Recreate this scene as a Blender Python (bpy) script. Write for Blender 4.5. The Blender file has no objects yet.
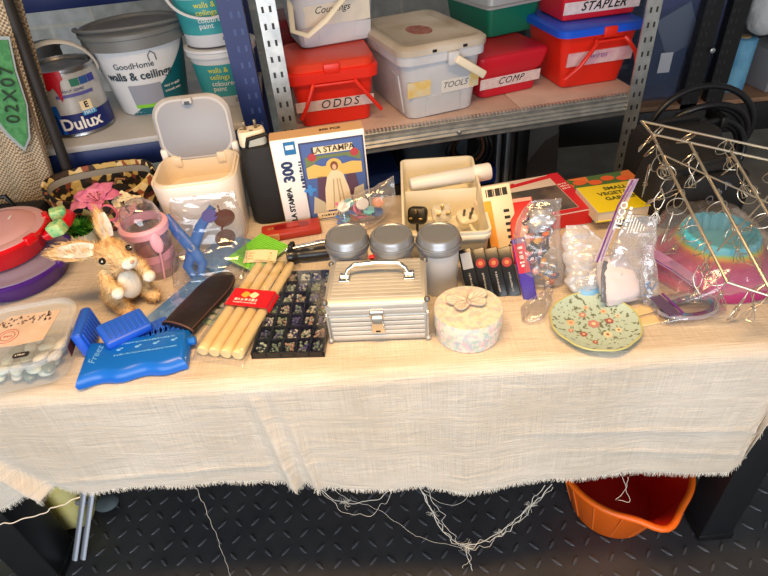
import bpy, bmesh, math, random
from mathutils import Vector as V, Matrix, noise
random.seed(7)
sc = bpy.context.scene
COL = sc.collection
PI = math.pi
ZT = 0.74                       # table top height
CAM = V((0, 0, 1.44)); FPX = 560.0
NAD = V((450 - 384, -(1000 - 288), -FPX)).normalized()      # straight down, seen from the camera
_Y = V((0, 0, -1)) - NAD * (V((0, 0, -1)).dot(NAD)); _Y.normalize()
_Z = -NAD; _X = _Y.cross(_Z)
ROT = Matrix((_X, _Y, _Z))      # camera axes -> world axes

def ray(px, py): return ROT @ V((px - 384, 288 - py, -FPX))
def G(px, py, z=ZT):            # where a sight line meets the height z
    r = ray(px, py); return CAM + r * ((z - CAM.z) / r.z)
def W(px, py, y):               # where a sight line meets the depth y
    r = ray(px, py); return CAM + r * ((y - CAM.y) / r.y)
def fe(a, b, z=ZT):             # front edge: middle, turn, width
    p, q = G(*a, z), G(*b, z); d = q - p
    return (p + q) / 2, math.atan2(d.y, d.x), d.length
def axes(o, x, z):              # frame with x along x and z near z
    x = V(x).normalized(); y = V(z).cross(x).normalized(); zz = x.cross(y)
    m = Matrix((x, y, zz)).transposed().to_4x4(); m.translation = o; return m
def T(x=0, y=0, z=0): return Matrix.Translation((x, y, z))
def R(a, ax): return Matrix.Rotation(math.radians(a), 4, ax)

# ---------------------------------------------------------------- materials
def lin(c):
    return tuple(((v / 255) / 12.92 if v / 255 <= .04045 else ((v / 255 + .055) / 1.055) ** 2.4) for v in c) + (1,)
_MC = {}
def M(name, rgb, rough=.5, metal=0, bump=None, mix=None, alpha=1, coat=0, spec=.5, sss=0, vor=None, aniso=None):
    if name in _MC: return _MC[name]
    m = bpy.data.materials.new(name); m.use_nodes = True; nt = m.node_tree; N = nt.nodes; L = nt.links
    p = N['Principled BSDF']; p.inputs['Base Color'].default_value = lin(rgb)
    p.inputs['Roughness'].default_value = rough; p.inputs['Metallic'].default_value = metal
    p.inputs['Alpha'].default_value = alpha; p.inputs['Coat Weight'].default_value = coat
    p.inputs['Specular IOR Level'].default_value = spec
    if sss:
        p.inputs['Subsurface Weight'].default_value = sss; p.inputs['Subsurface Radius'].default_value = (.01, .008, .005)
    tc = N.new('ShaderNodeTexCoord')
    if mix:
        rgb2, scale, lo, hi = mix
        n = N.new('ShaderNodeTexNoise'); n.inputs['Scale'].default_value = scale; n.inputs['Detail'].default_value = 6
        r = N.new('ShaderNodeValToRGB'); r.color_ramp.elements[0].position = lo; r.color_ramp.elements[1].position = hi
        r.color_ramp.elements[0].color = lin(rgb); r.color_ramp.elements[1].color = lin(rgb2)
        L.new(tc.outputs['Object'], n.inputs['Vector']); L.new(n.outputs['Fac'], r.inputs['Fac']); L.new(r.outputs['Color'], p.inputs['Base Color'])
    if bump:
        n = N.new('ShaderNodeTexNoise'); n.inputs['Scale'].default_value = bump[0]; n.inputs['Detail'].default_value = 4
        b = N.new('ShaderNodeBump'); b.inputs['Strength'].default_value = bump[1]; b.inputs['Distance'].default_value = .003
        L.new(tc.outputs['Object'], n.inputs['Vector']); L.new(n.outputs['Fac'], b.inputs['Height']); L.new(b.outputs['Normal'], p.inputs['Normal'])
    _MC[name] = m; return m
def ramp_mat(name, stops, coord='z', rough=.4, lo=0, hi=1, noise_amt=0, scale=8, const=False):
    """colour bands along an object axis (the thing's own print)"""
    if name in _MC: return _MC[name]
    m = M(name, (128, 128, 128), rough); nt = m.node_tree; N = nt.nodes; L = nt.links; p = N['Principled BSDF']
    tc = N.new('ShaderNodeTexCoord'); s = N.new('ShaderNodeSeparateXYZ'); mr = N.new('ShaderNodeMapRange')
    mr.inputs['From Min'].default_value = lo; mr.inputs['From Max'].default_value = hi
    r = N.new('ShaderNodeValToRGB'); e = r.color_ramp.elements
    if const: r.color_ramp.interpolation = 'CONSTANT'
    e[0].position, e[0].color = stops[0][0], lin(stops[0][1]); e[1].position, e[1].color = stops[-1][0], lin(stops[-1][1])
    for q, c in stops[1:-1]:
        k = e.new(q); k.color = lin(c)
    L.new(tc.outputs['Object'], s.inputs[0])
    src = s.outputs['XYZ'.index(coord.upper())]
    if noise_amt:
        n = N.new('ShaderNodeTexNoise'); n.inputs['Scale'].default_value = scale
        a = N.new('ShaderNodeMath'); a.operation = 'MULTIPLY_ADD'; a.inputs[1].default_value = noise_amt
        L.new(tc.outputs['Object'], n.inputs['Vector']); L.new(n.outputs['Fac'], a.inputs[0]); L.new(src, a.inputs[2]); src = a.outputs[0]
    L.new(src, mr.inputs['Value']); L.new(mr.outputs[0], r.inputs['Fac']); L.new(r.outputs['Color'], p.inputs['Base Color'])
    return m
def patch_mat(name, cols, scale=40, rough=.6, tex='VOR', bump=0):
    """random printed patches of several colours"""
    if name in _MC: return _MC[name]
    m = M(name, (128, 128, 128), rough); nt = m.node_tree; N = nt.nodes; L = nt.links; p = N['Principled BSDF']
    tc = N.new('ShaderNodeTexCoord')
    if tex == 'VOR':
        n = N.new('ShaderNodeTexVoronoi'); n.inputs['Scale'].default_value = scale
        w = N.new('ShaderNodeTexWhiteNoise'); L.new(n.outputs['Color'], w.inputs['Vector']); out = w.outputs['Value']
    else:
        n = N.new('ShaderNodeTexNoise'); n.inputs['Scale'].default_value = scale; n.inputs['Detail'].default_value = 3; out = n.outputs['Fac']
    L.new(tc.outputs['Object'], n.inputs['Vector'])
    r = N.new('ShaderNodeValToRGB'); r.color_ramp.interpolation = 'CONSTANT' if tex == 'VOR' else 'LINEAR'; e = r.color_ramp.elements
    k = len(cols)
    lo, hi = (0, 1) if tex == 'VOR' else (.3, .7)
    e[0].position, e[0].color = lo, lin(cols[0]); e[1].position, e[1].color = lo + (hi - lo) * (k - 1) / k, lin(cols[-1])
    for i in range(1, k - 1):
        q = e.new(lo + (hi - lo) * i / k); q.color = lin(cols[i])
    L.new(out, r.inputs['Fac']); L.new(r.outputs['Color'], p.inputs['Base Color'])
    if bump:
        b = N.new('ShaderNodeBump'); b.inputs['Strength'].default_value = bump; b.inputs['Distance'].default_value = .004
        L.new(out, b.inputs['Height']); L.new(b.outputs['Normal'], p.inputs['Normal'])
    return m
def film(name, tint=(250, 250, 252), base=.05, edge=.5, rough=.12, white=0):
    """thin clear plastic: mostly see-through, shinier at grazing angles"""
    if name in _MC: return _MC[name]
    m = bpy.data.materials.new(name); m.use_nodes = True; nt = m.node_tree; N = nt.nodes; L = nt.links
    N.remove(N['Principled BSDF']); out = N['Material Output']
    t = N.new('ShaderNodeBsdfTransparent'); t.inputs[0].default_value = lin(tint)
    g = N.new('ShaderNodeBsdfPrincipled'); g.inputs['Base Color'].default_value = lin((235, 235, 238)); g.inputs['Roughness'].default_value = rough
    g.inputs['Specular IOR Level'].default_value = 1.0
    gl = N.new('ShaderNodeBsdfGlossy'); gl.inputs['Roughness'].default_value = rough; gl.inputs['Color'].default_value = (.9, .9, .9, 1)
    mm = N.new('ShaderNodeMixShader'); mm.inputs[0].default_value = white
    lw = N.new('ShaderNodeLayerWeight'); lw.inputs['Blend'].default_value = .35
    ma = N.new('ShaderNodeMath'); ma.operation = 'MULTIPLY_ADD'; ma.inputs[1].default_value = edge; ma.inputs[2].default_value = base
    mx = N.new('ShaderNodeMixShader')
    L.new(lw.outputs['Facing'], ma.inputs[0]); L.new(ma.outputs[0], mx.inputs[0]); L.new(t.outputs[0], mx.inputs[1])
    L.new(gl.outputs[0], mm.inputs[1]); L.new(g.outputs[0], mm.inputs[2]); L.new(mm.outputs[0], mx.inputs[2])
    L.new(mx.outputs[0], out.inputs['Surface'])
    _MC[name] = m; return m

# ---------------------------------------------------------------- mesh builder
def rrect(w, d, r, n=5):
    r = min(r, w / 2 - 1e-5, d / 2 - 1e-5); pts = []
    for cx, cy, a0 in ((w/2-r, d/2-r, 0), (-w/2+r, d/2-r, 90), (-w/2+r, -d/2+r, 180), (w/2-r, -d/2+r, 270)):
        for i in range(n + 1):
            a = math.radians(a0 + 90 * i / n); pts.append((cx + r * math.cos(a), cy + r * math.sin(a)))
    return pts
class B:
    def __init__(s): s.bm = bmesh.new(); s.m = Matrix.Identity(4); s.mi = 0; s.sm = True
    def at(s, m): s.m = m; return s
    def mat(s, i): s.mi = i; return s
    def smooth(s, f): s.sm = f; return s
    def v(s, p): return s.bm.verts.new(s.m @ V(p))
    def f(s, vs, smooth=None):
        try: fc = s.bm.faces.new(vs)
        except ValueError: return None
        fc.material_index = s.mi; fc.smooth = s.sm if smooth is None else smooth; return fc
    def rings(s, rings, cap0=True, cap1=True, closed=True, loop=False):
        rv = [[s.v(p) for p in r] for r in rings]; n = len(rv[0])
        pairs = list(zip(rv, rv[1:])) + ([(rv[-1], rv[0])] if loop else [])
        for a, b in pairs:
            for i in range(n if closed else n - 1):
                j = (i + 1) % n; s.f([a[i], a[j], b[j], b[i]])
        if cap0 and not loop: s.f(list(reversed(rv[0])), False)
        if cap1 and not loop: s.f(rv[-1], False)
        return s
    def box(s, x0, x1, y0, y1, z0, z1, r=0):
        o = s.sm; s.sm = False
        if r <= 0:
            s.rings([[(x0, y0, z), (x1, y0, z), (x1, y1, z), (x0, y1, z)] for z in (z0, z1)])
        else:
            cx, cy = (x0 + x1) / 2, (y0 + y1) / 2; w, d = x1 - x0, y1 - y0; r = min(r, w * .45, d * .45, (z1 - z0) * .45)
            k = r * .3; s.sm = True
            secs = [(z0, r), (z0 + k, k), (z0 + r, 0), (z1 - r, 0), (z1 - k, k), (z1, r)]
            s.rings([[(cx + x, cy + y, z) for x, y in rrect(w - 2 * i, d - 2 * i, max(r - i * .5, r * .4), 3)] for z, i in secs])
        s.sm = o; return s
    def loft(s, secs, n=5, cap0=True, cap1=True):      # (z, w, d, r[, dx, dy])
        s.rings([[(q[4] + x if len(q) > 4 else x, q[5] + y if len(q) > 5 else y, q[0]) for x, y in rrect(q[1], q[2], q[3], n)] for q in secs], cap0, cap1); return s
    def lathe(s, prof, seg=40, cap0=True, cap1=True, sx=1, sy=1):
        s.rings([[(r * sx * math.cos(2*PI*i/seg), r * sy * math.sin(2*PI*i/seg), z) for i in range(seg)] for r, z in prof], cap0, cap1); return s
    def ball(s, c, r, nu=14, nv=9):
        if not hasattr(r, '__len__'): r = (r, r, r)
        s.rings([[(c[0] + r[0] * math.sin(PI*(j+.02)/(nv+.04)) * math.cos(2*PI*i/nu), c[1] + r[1] * math.sin(PI*(j+.02)/(nv+.04)) * math.sin(2*PI*i/nu), c[2] - r[2] * math.cos(PI*(j+.02)/(nv+.04))) for i in range(nu)] for j in range(nv + 1)]); return s
    def tube(s, pts, r, seg=8, closed=False, flat=1, cap=True):
        pts = [V(p) for p in pts]; n = len(pts); rr = r if hasattr(r, '__len__') else [r] * n; rings = []; up = None
        for i, p in enumerate(pts):
            a = pts[i - 1] if (i or closed) else p; b = pts[(i + 1) % n] if (i < n - 1 or closed) else p
            t = (b - a).normalized()
            if up is None:
                up = V((0, 0, 1)) if abs(t.z) < .9 else V((1, 0, 0))
            sd = t.cross(up)
            sd = sd.normalized() if sd.length > 1e-6 else V((1, 0, 0))
            up = sd.cross(t).normalized()
            rings.append([p + sd * (rr[i] * math.cos(2*PI*k/seg)) + up * (rr[i] * flat * math.sin(2*PI*k/seg)) for k in range(seg)])
        s.rings(rings, cap, cap, loop=closed); return s
    def prism(s, poly, z0, z1, smooth=False):
        o = s.sm; s.sm = smooth; s.rings([[(x, y, z) for x, y in poly] for z in (z0, z1)]); s.sm = o; return s
    def grid(s, fn, nu, nv, uv=False):
        vs = [[s.v(fn(i / nu, j / nv)) for i in range(nu + 1)] for j in range(nv + 1)]
        for j in range(nv):
            for i in range(nu): s.f([vs[j][i], vs[j][i+1], vs[j+1][i+1], vs[j+1][i]])
        return s
    def quad(s, *p): s.f([s.v(q) for q in p], False); return s
    def mesh(s, name, mats, fix=True):
        me = bpy.data.meshes.new(name)
        if fix: bmesh.ops.recalc_face_normals(s.bm, faces=s.bm.faces[:])
        s.bm.to_mesh(me); s.bm.free()
        if len(me.polygons) < 20000: me.set_sharp_from_angle(angle=math.radians(42))
        for m in (mats if isinstance(mats, (list, tuple)) else [mats]): me.materials.append(m)
        return me
    def out(s, name, mats, parent=None, loc=None, fix=True, label=None, solid=0):
        o = bpy.data.objects.new(name, s.mesh(name, mats, fix)); COL.objects.link(o)
        if parent: o.parent = parent
        if loc is not None: o.matrix_basis = loc if isinstance(loc, Matrix) else T(*loc)
        if label: o['label'] = label
        if solid:
            q = o.modifiers.new('thickness', 'SOLIDIFY'); q.thickness = solid; q.offset = 0
        return o
def tag(o, label, cat, group=None):
    o['label'] = label; o['category'] = cat
    if group: o['group'] = group
    return o
def struct(o): o['kind'] = 'structure'; return o
def stuff(o): o['kind'] = 'stuff'; return o
def thing(name, label, cat, loc=(0, 0, 0), rz=0, group=None, m=None):
    o = bpy.data.objects.new(name, None); COL.objects.link(o); o.empty_display_size = .02
    o.matrix_basis = m if m is not None else T(*loc) @ Matrix.Rotation(rz, 4, 'Z')
    return tag(o, label, cat, group)
def dup(root, m, label=None, group=None):
    r = root.copy(); COL.objects.link(r); r.matrix_basis = m
    if label: r['label'] = label
    if group: r['group'] = group
    for ch in list(root.children):
        c = ch.copy(); COL.objects.link(c); c.parent = r
        for g in list(ch.children):
            d = g.copy(); COL.objects.link(d); d.parent = c
    return r
def text(s, size, mat, parent, m, name='lettering', ext=.0003, wrap=0, shear=0, bold=0, align='CENTER', sp=1, tap=0):
    c = bpy.data.curves.new('t', 'FONT'); c.body = s; c.size = size; c.extrude = ext; c.shear = shear; c.offset = bold
    c.align_x = align; c.align_y = 'CENTER'; c.space_character = sp; c.resolution_u = 3
    o = bpy.data.objects.new('t', c); COL.objects.link(o); me = bpy.data.meshes.new_from_object(o)
    bpy.data.objects.remove(o); me.name = name; me.materials.clear(); me.materials.append(mat)
    if wrap:                     # bend round a vertical cylinder of radius wrap; text faces -y at the front
        for v in me.vertices:
            a = v.co.x / wrap; rr = wrap + v.co.z + .0004 + tap * v.co.y
            v.co = V((rr * math.sin(a), -rr * math.cos(a), v.co.y))
    ob = bpy.data.objects.new(name, me); COL.objects.link(ob); ob.parent = parent; ob.matrix_basis = m
    return ob
FRONT = R(90, 'X')               # text or sheet in x-y stood up to face -y
def sheet(w, h, mat, parent, m, name='label_patch', t=.0006, r=.0005):
    return B().prism([(-w/2, -h/2), (w/2, -h/2), (w/2, h/2), (-w/2, h/2)], 0, t).out(name, mat, parent, m)
def wrapsheet(r, a0, a1, z0, z1, mat, parent, name='label_band', r1=None, n=16, off=.0006, label=None):
    r1 = r1 or r
    def fn(u, v):
        a = math.radians(a0 + (a1 - a0) * u); rr = r + (r1 - r) * v + off
        return (rr * math.sin(a), -rr * math.cos(a), z0 + (z1 - z0) * v)
    return B().grid(fn, n, 2).out(name, mat, parent, label=label)
def nz(p, s, seed=0): return noise.noise(V(p) * s + V((seed * 7.3, seed * 3.1, seed * 1.7)))
def crumple(p, seed, amp, s=28):
    q = V(p); a = 0
    for k, w in ((1, 1), (2.3, .5), (5, .22)): a += (abs(nz(q, s * k, seed)) - .22) * w
    return a * amp
def bag(spine, side, mat, seed=1, crum=.012, n=40, m=60, pw=2.6, name='bag_film', parent=None, label=None, s=28):
    """plastic bag lofted along spine [(point, half width, half thickness)], crumpled"""
    side = V(side).normalized(); k = len(spine)
    def samp(t):
        x = t * (k - 1); i = min(int(x), k - 2); f = x - i
        pts = [spine[max(i-1, 0)], spine[i], spine[i+1], spine[min(i+2, k-1)]]
        def cr(a, b, c, d): return .5 * (2*b + (c-a)*f + (2*a - 5*b + 4*c - d)*f*f + (3*b - a - 3*c + d)*f**3)
        P = V([cr(*[V(q[0])[j] for q in pts]) for j in range(3)])
        return P, max(cr(*[q[1] for q in pts]), .001), max(cr(*[q[2] for q in pts]), .0008)
    rings = []
    for j in range(m + 1):
        t = j / m; P, w, th = samp(t); P2 = samp(min(t + .02, 1))[0]; P1 = samp(max(t - .02, 0))[0]
        ax = (P2 - P1).normalized(); nn = side.cross(ax).normalized(); ring = []
        for i in range(n):
            a = 2 * PI * i / n; ca, sa = math.cos(a), math.sin(a)
            x = math.copysign(abs(ca) ** (2 / pw), ca) * w; y = math.copysign(abs(sa) ** (2 / pw), sa) * th
            p = P + side * x + nn * y
            d = crumple(p, seed, crum, s)
            dirn = (side * ca * .5 + nn * sa); p = p + dirn * d
            ring.append(p)
        rings.append(ring)
    b = B().rings(rings, True, True)
    return b.out(name, mat, parent, label=label)

def scrib(parent, m, w, rows, h, mat, seed=1, name='small_print'):
    rr = random.Random(seed); b = B().at(m)
    for k in range(rows):
        x = -w / 2; y = h * (rows / 2 - k - .5) * 1.6
        while x < w / 2 - h * .3:
            l = h * rr.uniform(.25, .75); b.box(x, min(x + l, w / 2), y - h * rr.uniform(.2, .45), y + h * rr.uniform(.2, .45), 0, .0003); x += l + h * rr.uniform(.18, .45)
    return b.out(name, mat, parent)
# common materials
BLACK = M('black_plastic', (18, 18, 20), .4); INK = M('marker_ink', (20, 20, 22), .6)
WHITE = M('white_plastic', (232, 230, 226), .35); STEEL = M('galvanised_steel', (196, 198, 196), .36, .7, mix=((160, 163, 164), 30, .35, .7))
CHROME = M('chrome', (225, 222, 215), .12, 1); TAPEW = M('white_tape', (222, 205, 205), .5, mix=((205, 180, 180), 60, .4, .7))
FILM = film('clear_film', base=.10, edge=.45); FILM2 = film('wrinkled_film', base=.15, edge=.5, rough=.16, white=.45)
# ================================================================ setting
def node_mat(name, build, rough=.8):
    m = M(name, (128, 128, 128), rough); nt = m.node_tree; build(nt, nt.nodes, nt.links, nt.nodes['Principled BSDF']); return m
def _blocks(nt, N, L, p):
    tc = N.new('ShaderNodeTexCoord'); mp = N.new('ShaderNodeMapping'); mp.inputs['Rotation'].default_value = (PI/2, 0, 0)
    br = N.new('ShaderNodeTexBrick'); br.inputs['Scale'].default_value = 1; br.inputs['Brick Width'].default_value = .44; br.inputs['Row Height'].default_value = .215
    br.inputs['Mortar Size'].default_value = .008; br.inputs['Color1'].default_value = lin((206, 210, 210)); br.inputs['Color2'].default_value = lin((190, 192, 188)); br.inputs['Mortar'].default_value = lin((214, 210, 200))
    n = N.new('ShaderNodeTexNoise'); n.inputs['Scale'].default_value = 18; n.inputs['Detail'].default_value = 8
    mx = N.new('ShaderNodeMix'); mx.data_type = 'RGBA'; mx.blend_type = 'OVERLAY'; mx.inputs['Factor'].default_value = .6
    L.new(tc.outputs['Object'], mp.inputs[0]); L.new(mp.outputs[0], br.inputs['Vector']); L.new(tc.outputs['Object'], n.inputs['Vector'])
    L.new(br.outputs['Color'], mx.inputs['A']); L.new(n.outputs['Fac'], mx.inputs['B']); L.new(mx.outputs['Result'], p.inputs['Base Color'])
    b = N.new('ShaderNodeBump'); b.inputs['Strength'].default_value = .5; b.inputs['Distance'].default_value = .01
    L.new(n.outputs['Fac'], b.inputs['Height']); L.new(b.outputs['Normal'], p.inputs['Normal'])
BLOCK = node_mat('painted_blockwork', _blocks)
CONC = M('concrete_floor', (168, 160, 150), .85, mix=((134, 126, 118), 6, .3, .7), bump=(60, .3))
struct(B().box(-3.3, 3.7, -3.2, 3.25, -.1, 0).out('floor', CONC))
struct(B().box(-3.2, 3.6, 3.1, 3.25, 0, 2.6).out('wall_back', BLOCK))
PLAST = M('white_wall_paint', (206, 204, 198), .9, mix=((190, 188, 182), 3, .35, .7))
struct(B().box(-3.3, -3.2, -2.2, 3.25, 0, 2.6).out('wall_left', PLAST)); struct(B().box(3.6, 3.7, -2.2, 3.25, 0, 2.6).out('wall_right', PLAST))
struct(B().box(-3.3, 3.7, -2.2, 3.25, 2.6, 2.7).out('ceiling', PLAST))
RUB = M('black_rubber', (54, 55, 60), .36, mix=((64, 65, 68), 9, .35, .7), bump=(300, .15))
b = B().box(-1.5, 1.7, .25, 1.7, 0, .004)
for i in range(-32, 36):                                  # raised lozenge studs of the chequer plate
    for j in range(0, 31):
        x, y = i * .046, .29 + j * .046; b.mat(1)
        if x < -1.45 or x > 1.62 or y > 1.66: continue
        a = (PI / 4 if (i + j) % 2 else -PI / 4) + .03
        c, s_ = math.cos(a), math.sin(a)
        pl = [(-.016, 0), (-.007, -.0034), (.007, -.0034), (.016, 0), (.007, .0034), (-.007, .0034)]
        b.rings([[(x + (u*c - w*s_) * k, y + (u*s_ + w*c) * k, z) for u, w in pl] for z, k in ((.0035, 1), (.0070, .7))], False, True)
tag(b.out('rubber_mat', [RUB, M('stud_highlight_rubber', (84, 86, 92), .3)]), 'black chequer-plate rubber floor mat under the table', 'mat')  # studs paler and glossier than the mat, their highlight put into the colour

# ---- table
STEELB = M('black_painted_steel', (22, 24, 28), .45)
def tf(x): return .655 - .037 * x                         # front edge of the table
t = thing('trestle_table', 'black-legged trestle table beneath the linen cloth', 'table', (0, .95, 0))
o_ = V((0, -.95, 0))
def tb(b): return b.at(T(0, -.95, 0))
tb(B()).prism([(-1.12, tf(-1.12) + .022), (.80, tf(.8) + .022), (.80, 1.24), (-1.12, 1.31)], ZT - .03, ZT - .004).out('tabletop', M('plywood', (150, 120, 85), .6), t)
def leg(x, y, w=.075):
    bb = tb(B()).box(x - w/2, x + w/2, y - w/2, y + w/2, .004, ZT - .03, .004); o = bb.out('leg', STEELB, t)
    tb(B()).box(x - w/2 - .004, x + w/2 + .004, y - w/2 - .004, y + w/2 + .004, .004, .03, .004).out('foot_cap', BLACK, o)
leg(.775, .72, .08); leg(.775, 1.16, .08); leg(-.955, .78, .10); leg(-.86, 1.16, .08); leg(.06, .97, .085)
tb(B()).box(-1.1, .8, 1.12, 1.16, ZT - .09, ZT - .03).out('rail', STEELB, t)

# ---- cloth
def _linen(nt, N, L, p):
    tc = N.new('ShaderNodeTexCoord'); uv = tc.outputs['UV']
    base = N.new('ShaderNodeTexNoise'); base.inputs['Scale'].default_value = 5; base.inputs['Detail'].default_value = 5
    L.new(uv, base.inputs['Vector'])
    # slubby threads along and across
    outs = []
    for sc_, dist in (((9, 700, 1), 0), ((700, 9, 1), 0)):
        mp = N.new('ShaderNodeMapping'); mp.inputs['Scale'].default_value = sc_; nn = N.new('ShaderNodeTexNoise'); nn.inputs['Scale'].default_value = 1; nn.inputs['Detail'].default_value = 3
        L.new(uv, mp.inputs[0]); L.new(mp.outputs[0], nn.inputs['Vector']); outs.append(nn.outputs['Fac'])
    ad = N.new('ShaderNodeMath'); ad.operation = 'MULTIPLY_ADD'; ad.inputs[1].default_value = .7
    L.new(outs[1], ad.inputs[0]); L.new(outs[0], ad.inputs[2])
    r = N.new('ShaderNodeValToRGB'); r.color_ramp.elements[0].position = .55; r.color_ramp.elements[1].position = 1.1
    r.color_ramp.elements[0].color = lin((196, 183, 166)); r.color_ramp.elements[1].color = lin((228, 218, 204))
    L.new(ad.outputs[0], r.inputs['Fac'])
    r2 = N.new('ShaderNodeValToRGB'); r2.color_ramp.elements[0].position = .35; r2.color_ramp.elements[1].position = .65
    r2.color_ramp.elements[0].color = (.86, .84, .80, 1); r2.color_ramp.elements[1].color = (1, 1, 1, 1); L.new(base.outputs['Fac'], r2.inputs['Fac'])
    mx = N.new('ShaderNodeMix'); mx.data_type = 'RGBA'; mx.blend_type = 'MULTIPLY'; mx.inputs['Factor'].default_value = 1
    L.new(r.outputs['Color'], mx.inputs['A']); L.new(r2.outputs['Color'], mx.inputs['B']); L.new(mx.outputs['Result'], p.inputs['Base Color'])
    # gentle ripples of the weave
    mp = N.new('ShaderNodeMapping'); mp.inputs['Scale'].default_value = (3, 14, 1); wv = N.new('ShaderNodeTexNoise'); wv.inputs['Scale'].default_value = 2.2; wv.inputs['Detail'].default_value = 3; wv.inputs['Distortion'].default_value = 1.2
    L.new(uv, mp.inputs[0]); L.new(mp.outputs[0], wv.inputs['Vector'])
    a2 = N.new('ShaderNodeMath'); a2.operation = 'MULTIPLY_ADD'; a2.inputs[1].default_value = 3.0; L.new(wv.outputs['Fac'], a2.inputs[0]); L.new(ad.outputs[0], a2.inputs[2])
    b = N.new('ShaderNodeBump'); b.inputs['Strength'].default_value = .8; b.inputs['Distance'].default_value = .0024
    L.new(a2.outputs[0], b.inputs['Height']); L.new(b.outputs['Normal'], p.inputs['Normal']); p.inputs['Sheen Weight'].default_value = .2
LINEN = node_mat('linen', _linen, .9)
hemz = [(p.x, p.z) for p in (W(px, py, tf((px - 384) / 470) - .010) for px, py in ((-170, 540), (-60, 523), (0, 511), (30, 499), (52, 490), (91, 494), (130, 490), (200, 487), (245, 485), (265, 482), (300, 488), (350, 489), (395, 487), (420, 486), (466, 493), (504, 486), (545, 482), (580, 481), (629, 477), (680, 474), (728, 475), (742, 462), (756, 438), (770, 420)))]
def lerp(tab, x):
    if x <= tab[0][0]: return tab[0][1]
    for (a, p), (c, q) in zip(tab, tab[1:]):
        if x <= c: return p + (q - p) * (x - a) / (c - a)
    return tab[-1][1]
def g1(x, c, w): return math.exp(-((x - c) / w) ** 2)
def cloth(u, v):
    # v 0..1: back of the top to the hem ; right side gathers in towards the hem
    TOPD, RAD = .56, .026
    x0 = -1.16 + 1.98 * u
    if v < .42:
        yb = 1.315 - .036 * (x0 + 1.12); y = tf(x0) + RAD + (yb - tf(x0) - RAD) * (1 - v / .42); x = x0
        return V((x, y, ZT - .0004))
    if v < .5:
        a = (v - .42) / .08 * PI / 2
        return V((x0, tf(x0) + RAD - RAD * math.sin(a), ZT - RAD + RAD * math.cos(a) - .0004))
    s = (v - .5) / .5
    right = max(0, (x0 - .5) / .32)
    x = x0 - right ** 1.5 * .075 * s
    hz = lerp(hemz, x) + .004 * math.sin(x * 31) + .003 * nz((x, 0, 0), 24, 3)
    z = (ZT - RAD) + (hz - (ZT - RAD)) * s
    out = .006 * s + s * (.012 * nz((x * .9, z * .5, 0), 3.2, 2) + .004 * nz((x, z * .4, 0), 11, 5))
    # the two standing creases
    cx = -.245 + .03 * s; out += .015 * s ** .7 * g1(x, cx, .010) - .008 * s * g1(x, cx + .022, .012) + .012 * s * g1(x, cx + .045, .008) - .006 * s * g1(x, cx - .025, .014)
    cl = -.87 + .15 * s; out += .026 * s ** .8 * g1(x, cl, .014) - .010 * g1(x, cl - .04, .03) * s - .006 * g1(x, cl + .03, .02) * s
    out += .012 * s * g1(x, .70, .03) + .0025 * g1(z, .565 - .07 * (x - .2), .006) * max(0, min(1, (x - .1) * 4)) + .0025 * g1(z, .50 - .10 * (x - .3), .005) * max(0, min(1, (x - .25) * 4)) + .002 * g1(z, .52 + .03 * x, .006) * max(0, min(1, (-x) * 4))
    return V((x, tf(x0) - out, z))
NU, NV = 400, 120
me_b = B(); me_b.grid(cloth, NU, NV)
co = me_b.out('linen_tablecloth', LINEN, None, fix=True)
me = co.data; uvl = me.uv_layers.new(name='UVMap')
for poly in me.polygons:
    for li in poly.loop_indices:
        vi = me.loops[li].vertex_index; i, j = vi % (NU + 1), vi // (NU + 1)
        v = j / NV; d = v / .42 * .55 if v < .42 else .55 + (v - .42) / .08 * .025 if v < .5 else .575 + (v - .5) / .5 * .33
        uvl.data[li].uv = (1.98 * i / NU, d)
sm = co.modifiers.new('thickness', 'SOLIDIFY'); sm.thickness = .0012; sm.offset = -1
tag(co, 'off-white linen tablecloth with a frayed hem over the table', 'tablecloth')
# frayed hem
THREAD = M('linen_thread', (226, 218, 204), .9)
b = B(); rnd = random.Random(3)
for k in range(2600):
    u = rnd.random(); p = cloth(u, 1); L_ = .004 + .010 * rnd.random() ** 2; dx = (rnd.random() - .5) * .012
    w = .0004
    q = p + V((dx, -.002 * rnd.random(), -L_)); b.quad(p + V((-w, 0, .002)), p + V((w, 0, .002)), q + V((w*.6, 0, 0)), q - V((w*.6, 0, 0)))
for k in range(500):                                       # fringe up the right-hand edge
    v = .5 + .5 * rnd.random(); p = cloth(1, v); q = p + V((.003 + .009 * rnd.random(), 0, -.006 * rnd.random()))
    b.quad(p + V((0, 0, .0004)), p - V((0, 0, .0004)), q - V((0, 0, .0003)), q + V((0, 0, .0003)))
stuff(b.out('frayed_fringe', THREAD, co, fix=False))
def thread(pts, r=.0006, wob=.004, seed=1, n=40):
    P = [W(px, py, .66 - dy) for px, py, dy in pts]; out = []
    for i in range(n + 1):
        t_ = i / n * (len(P) - 1); k = min(int(t_), len(P) - 2); f = t_ - k
        a, c, d, e = P[max(k-1, 0)], P[k], P[k+1], P[min(k+2, len(P)-1)]
        p = V([.5 * (2*c[j] + (d[j]-a[j])*f + (2*a[j] - 5*c[j] + 4*d[j] - e[j])*f*f + (3*c[j] - a[j] - 3*d[j] + e[j])*f**3) for j in range(3)])
        w = math.sin(PI * min(i, n - i, 4) / 8)
        out.append(p + w * wob * V((nz(p, 40, seed), nz(p, 40, seed + 5), nz(p, 40, seed + 9))))
    return B().tube(out, r, 5).out('loose_thread', THREAD, co)
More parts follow.
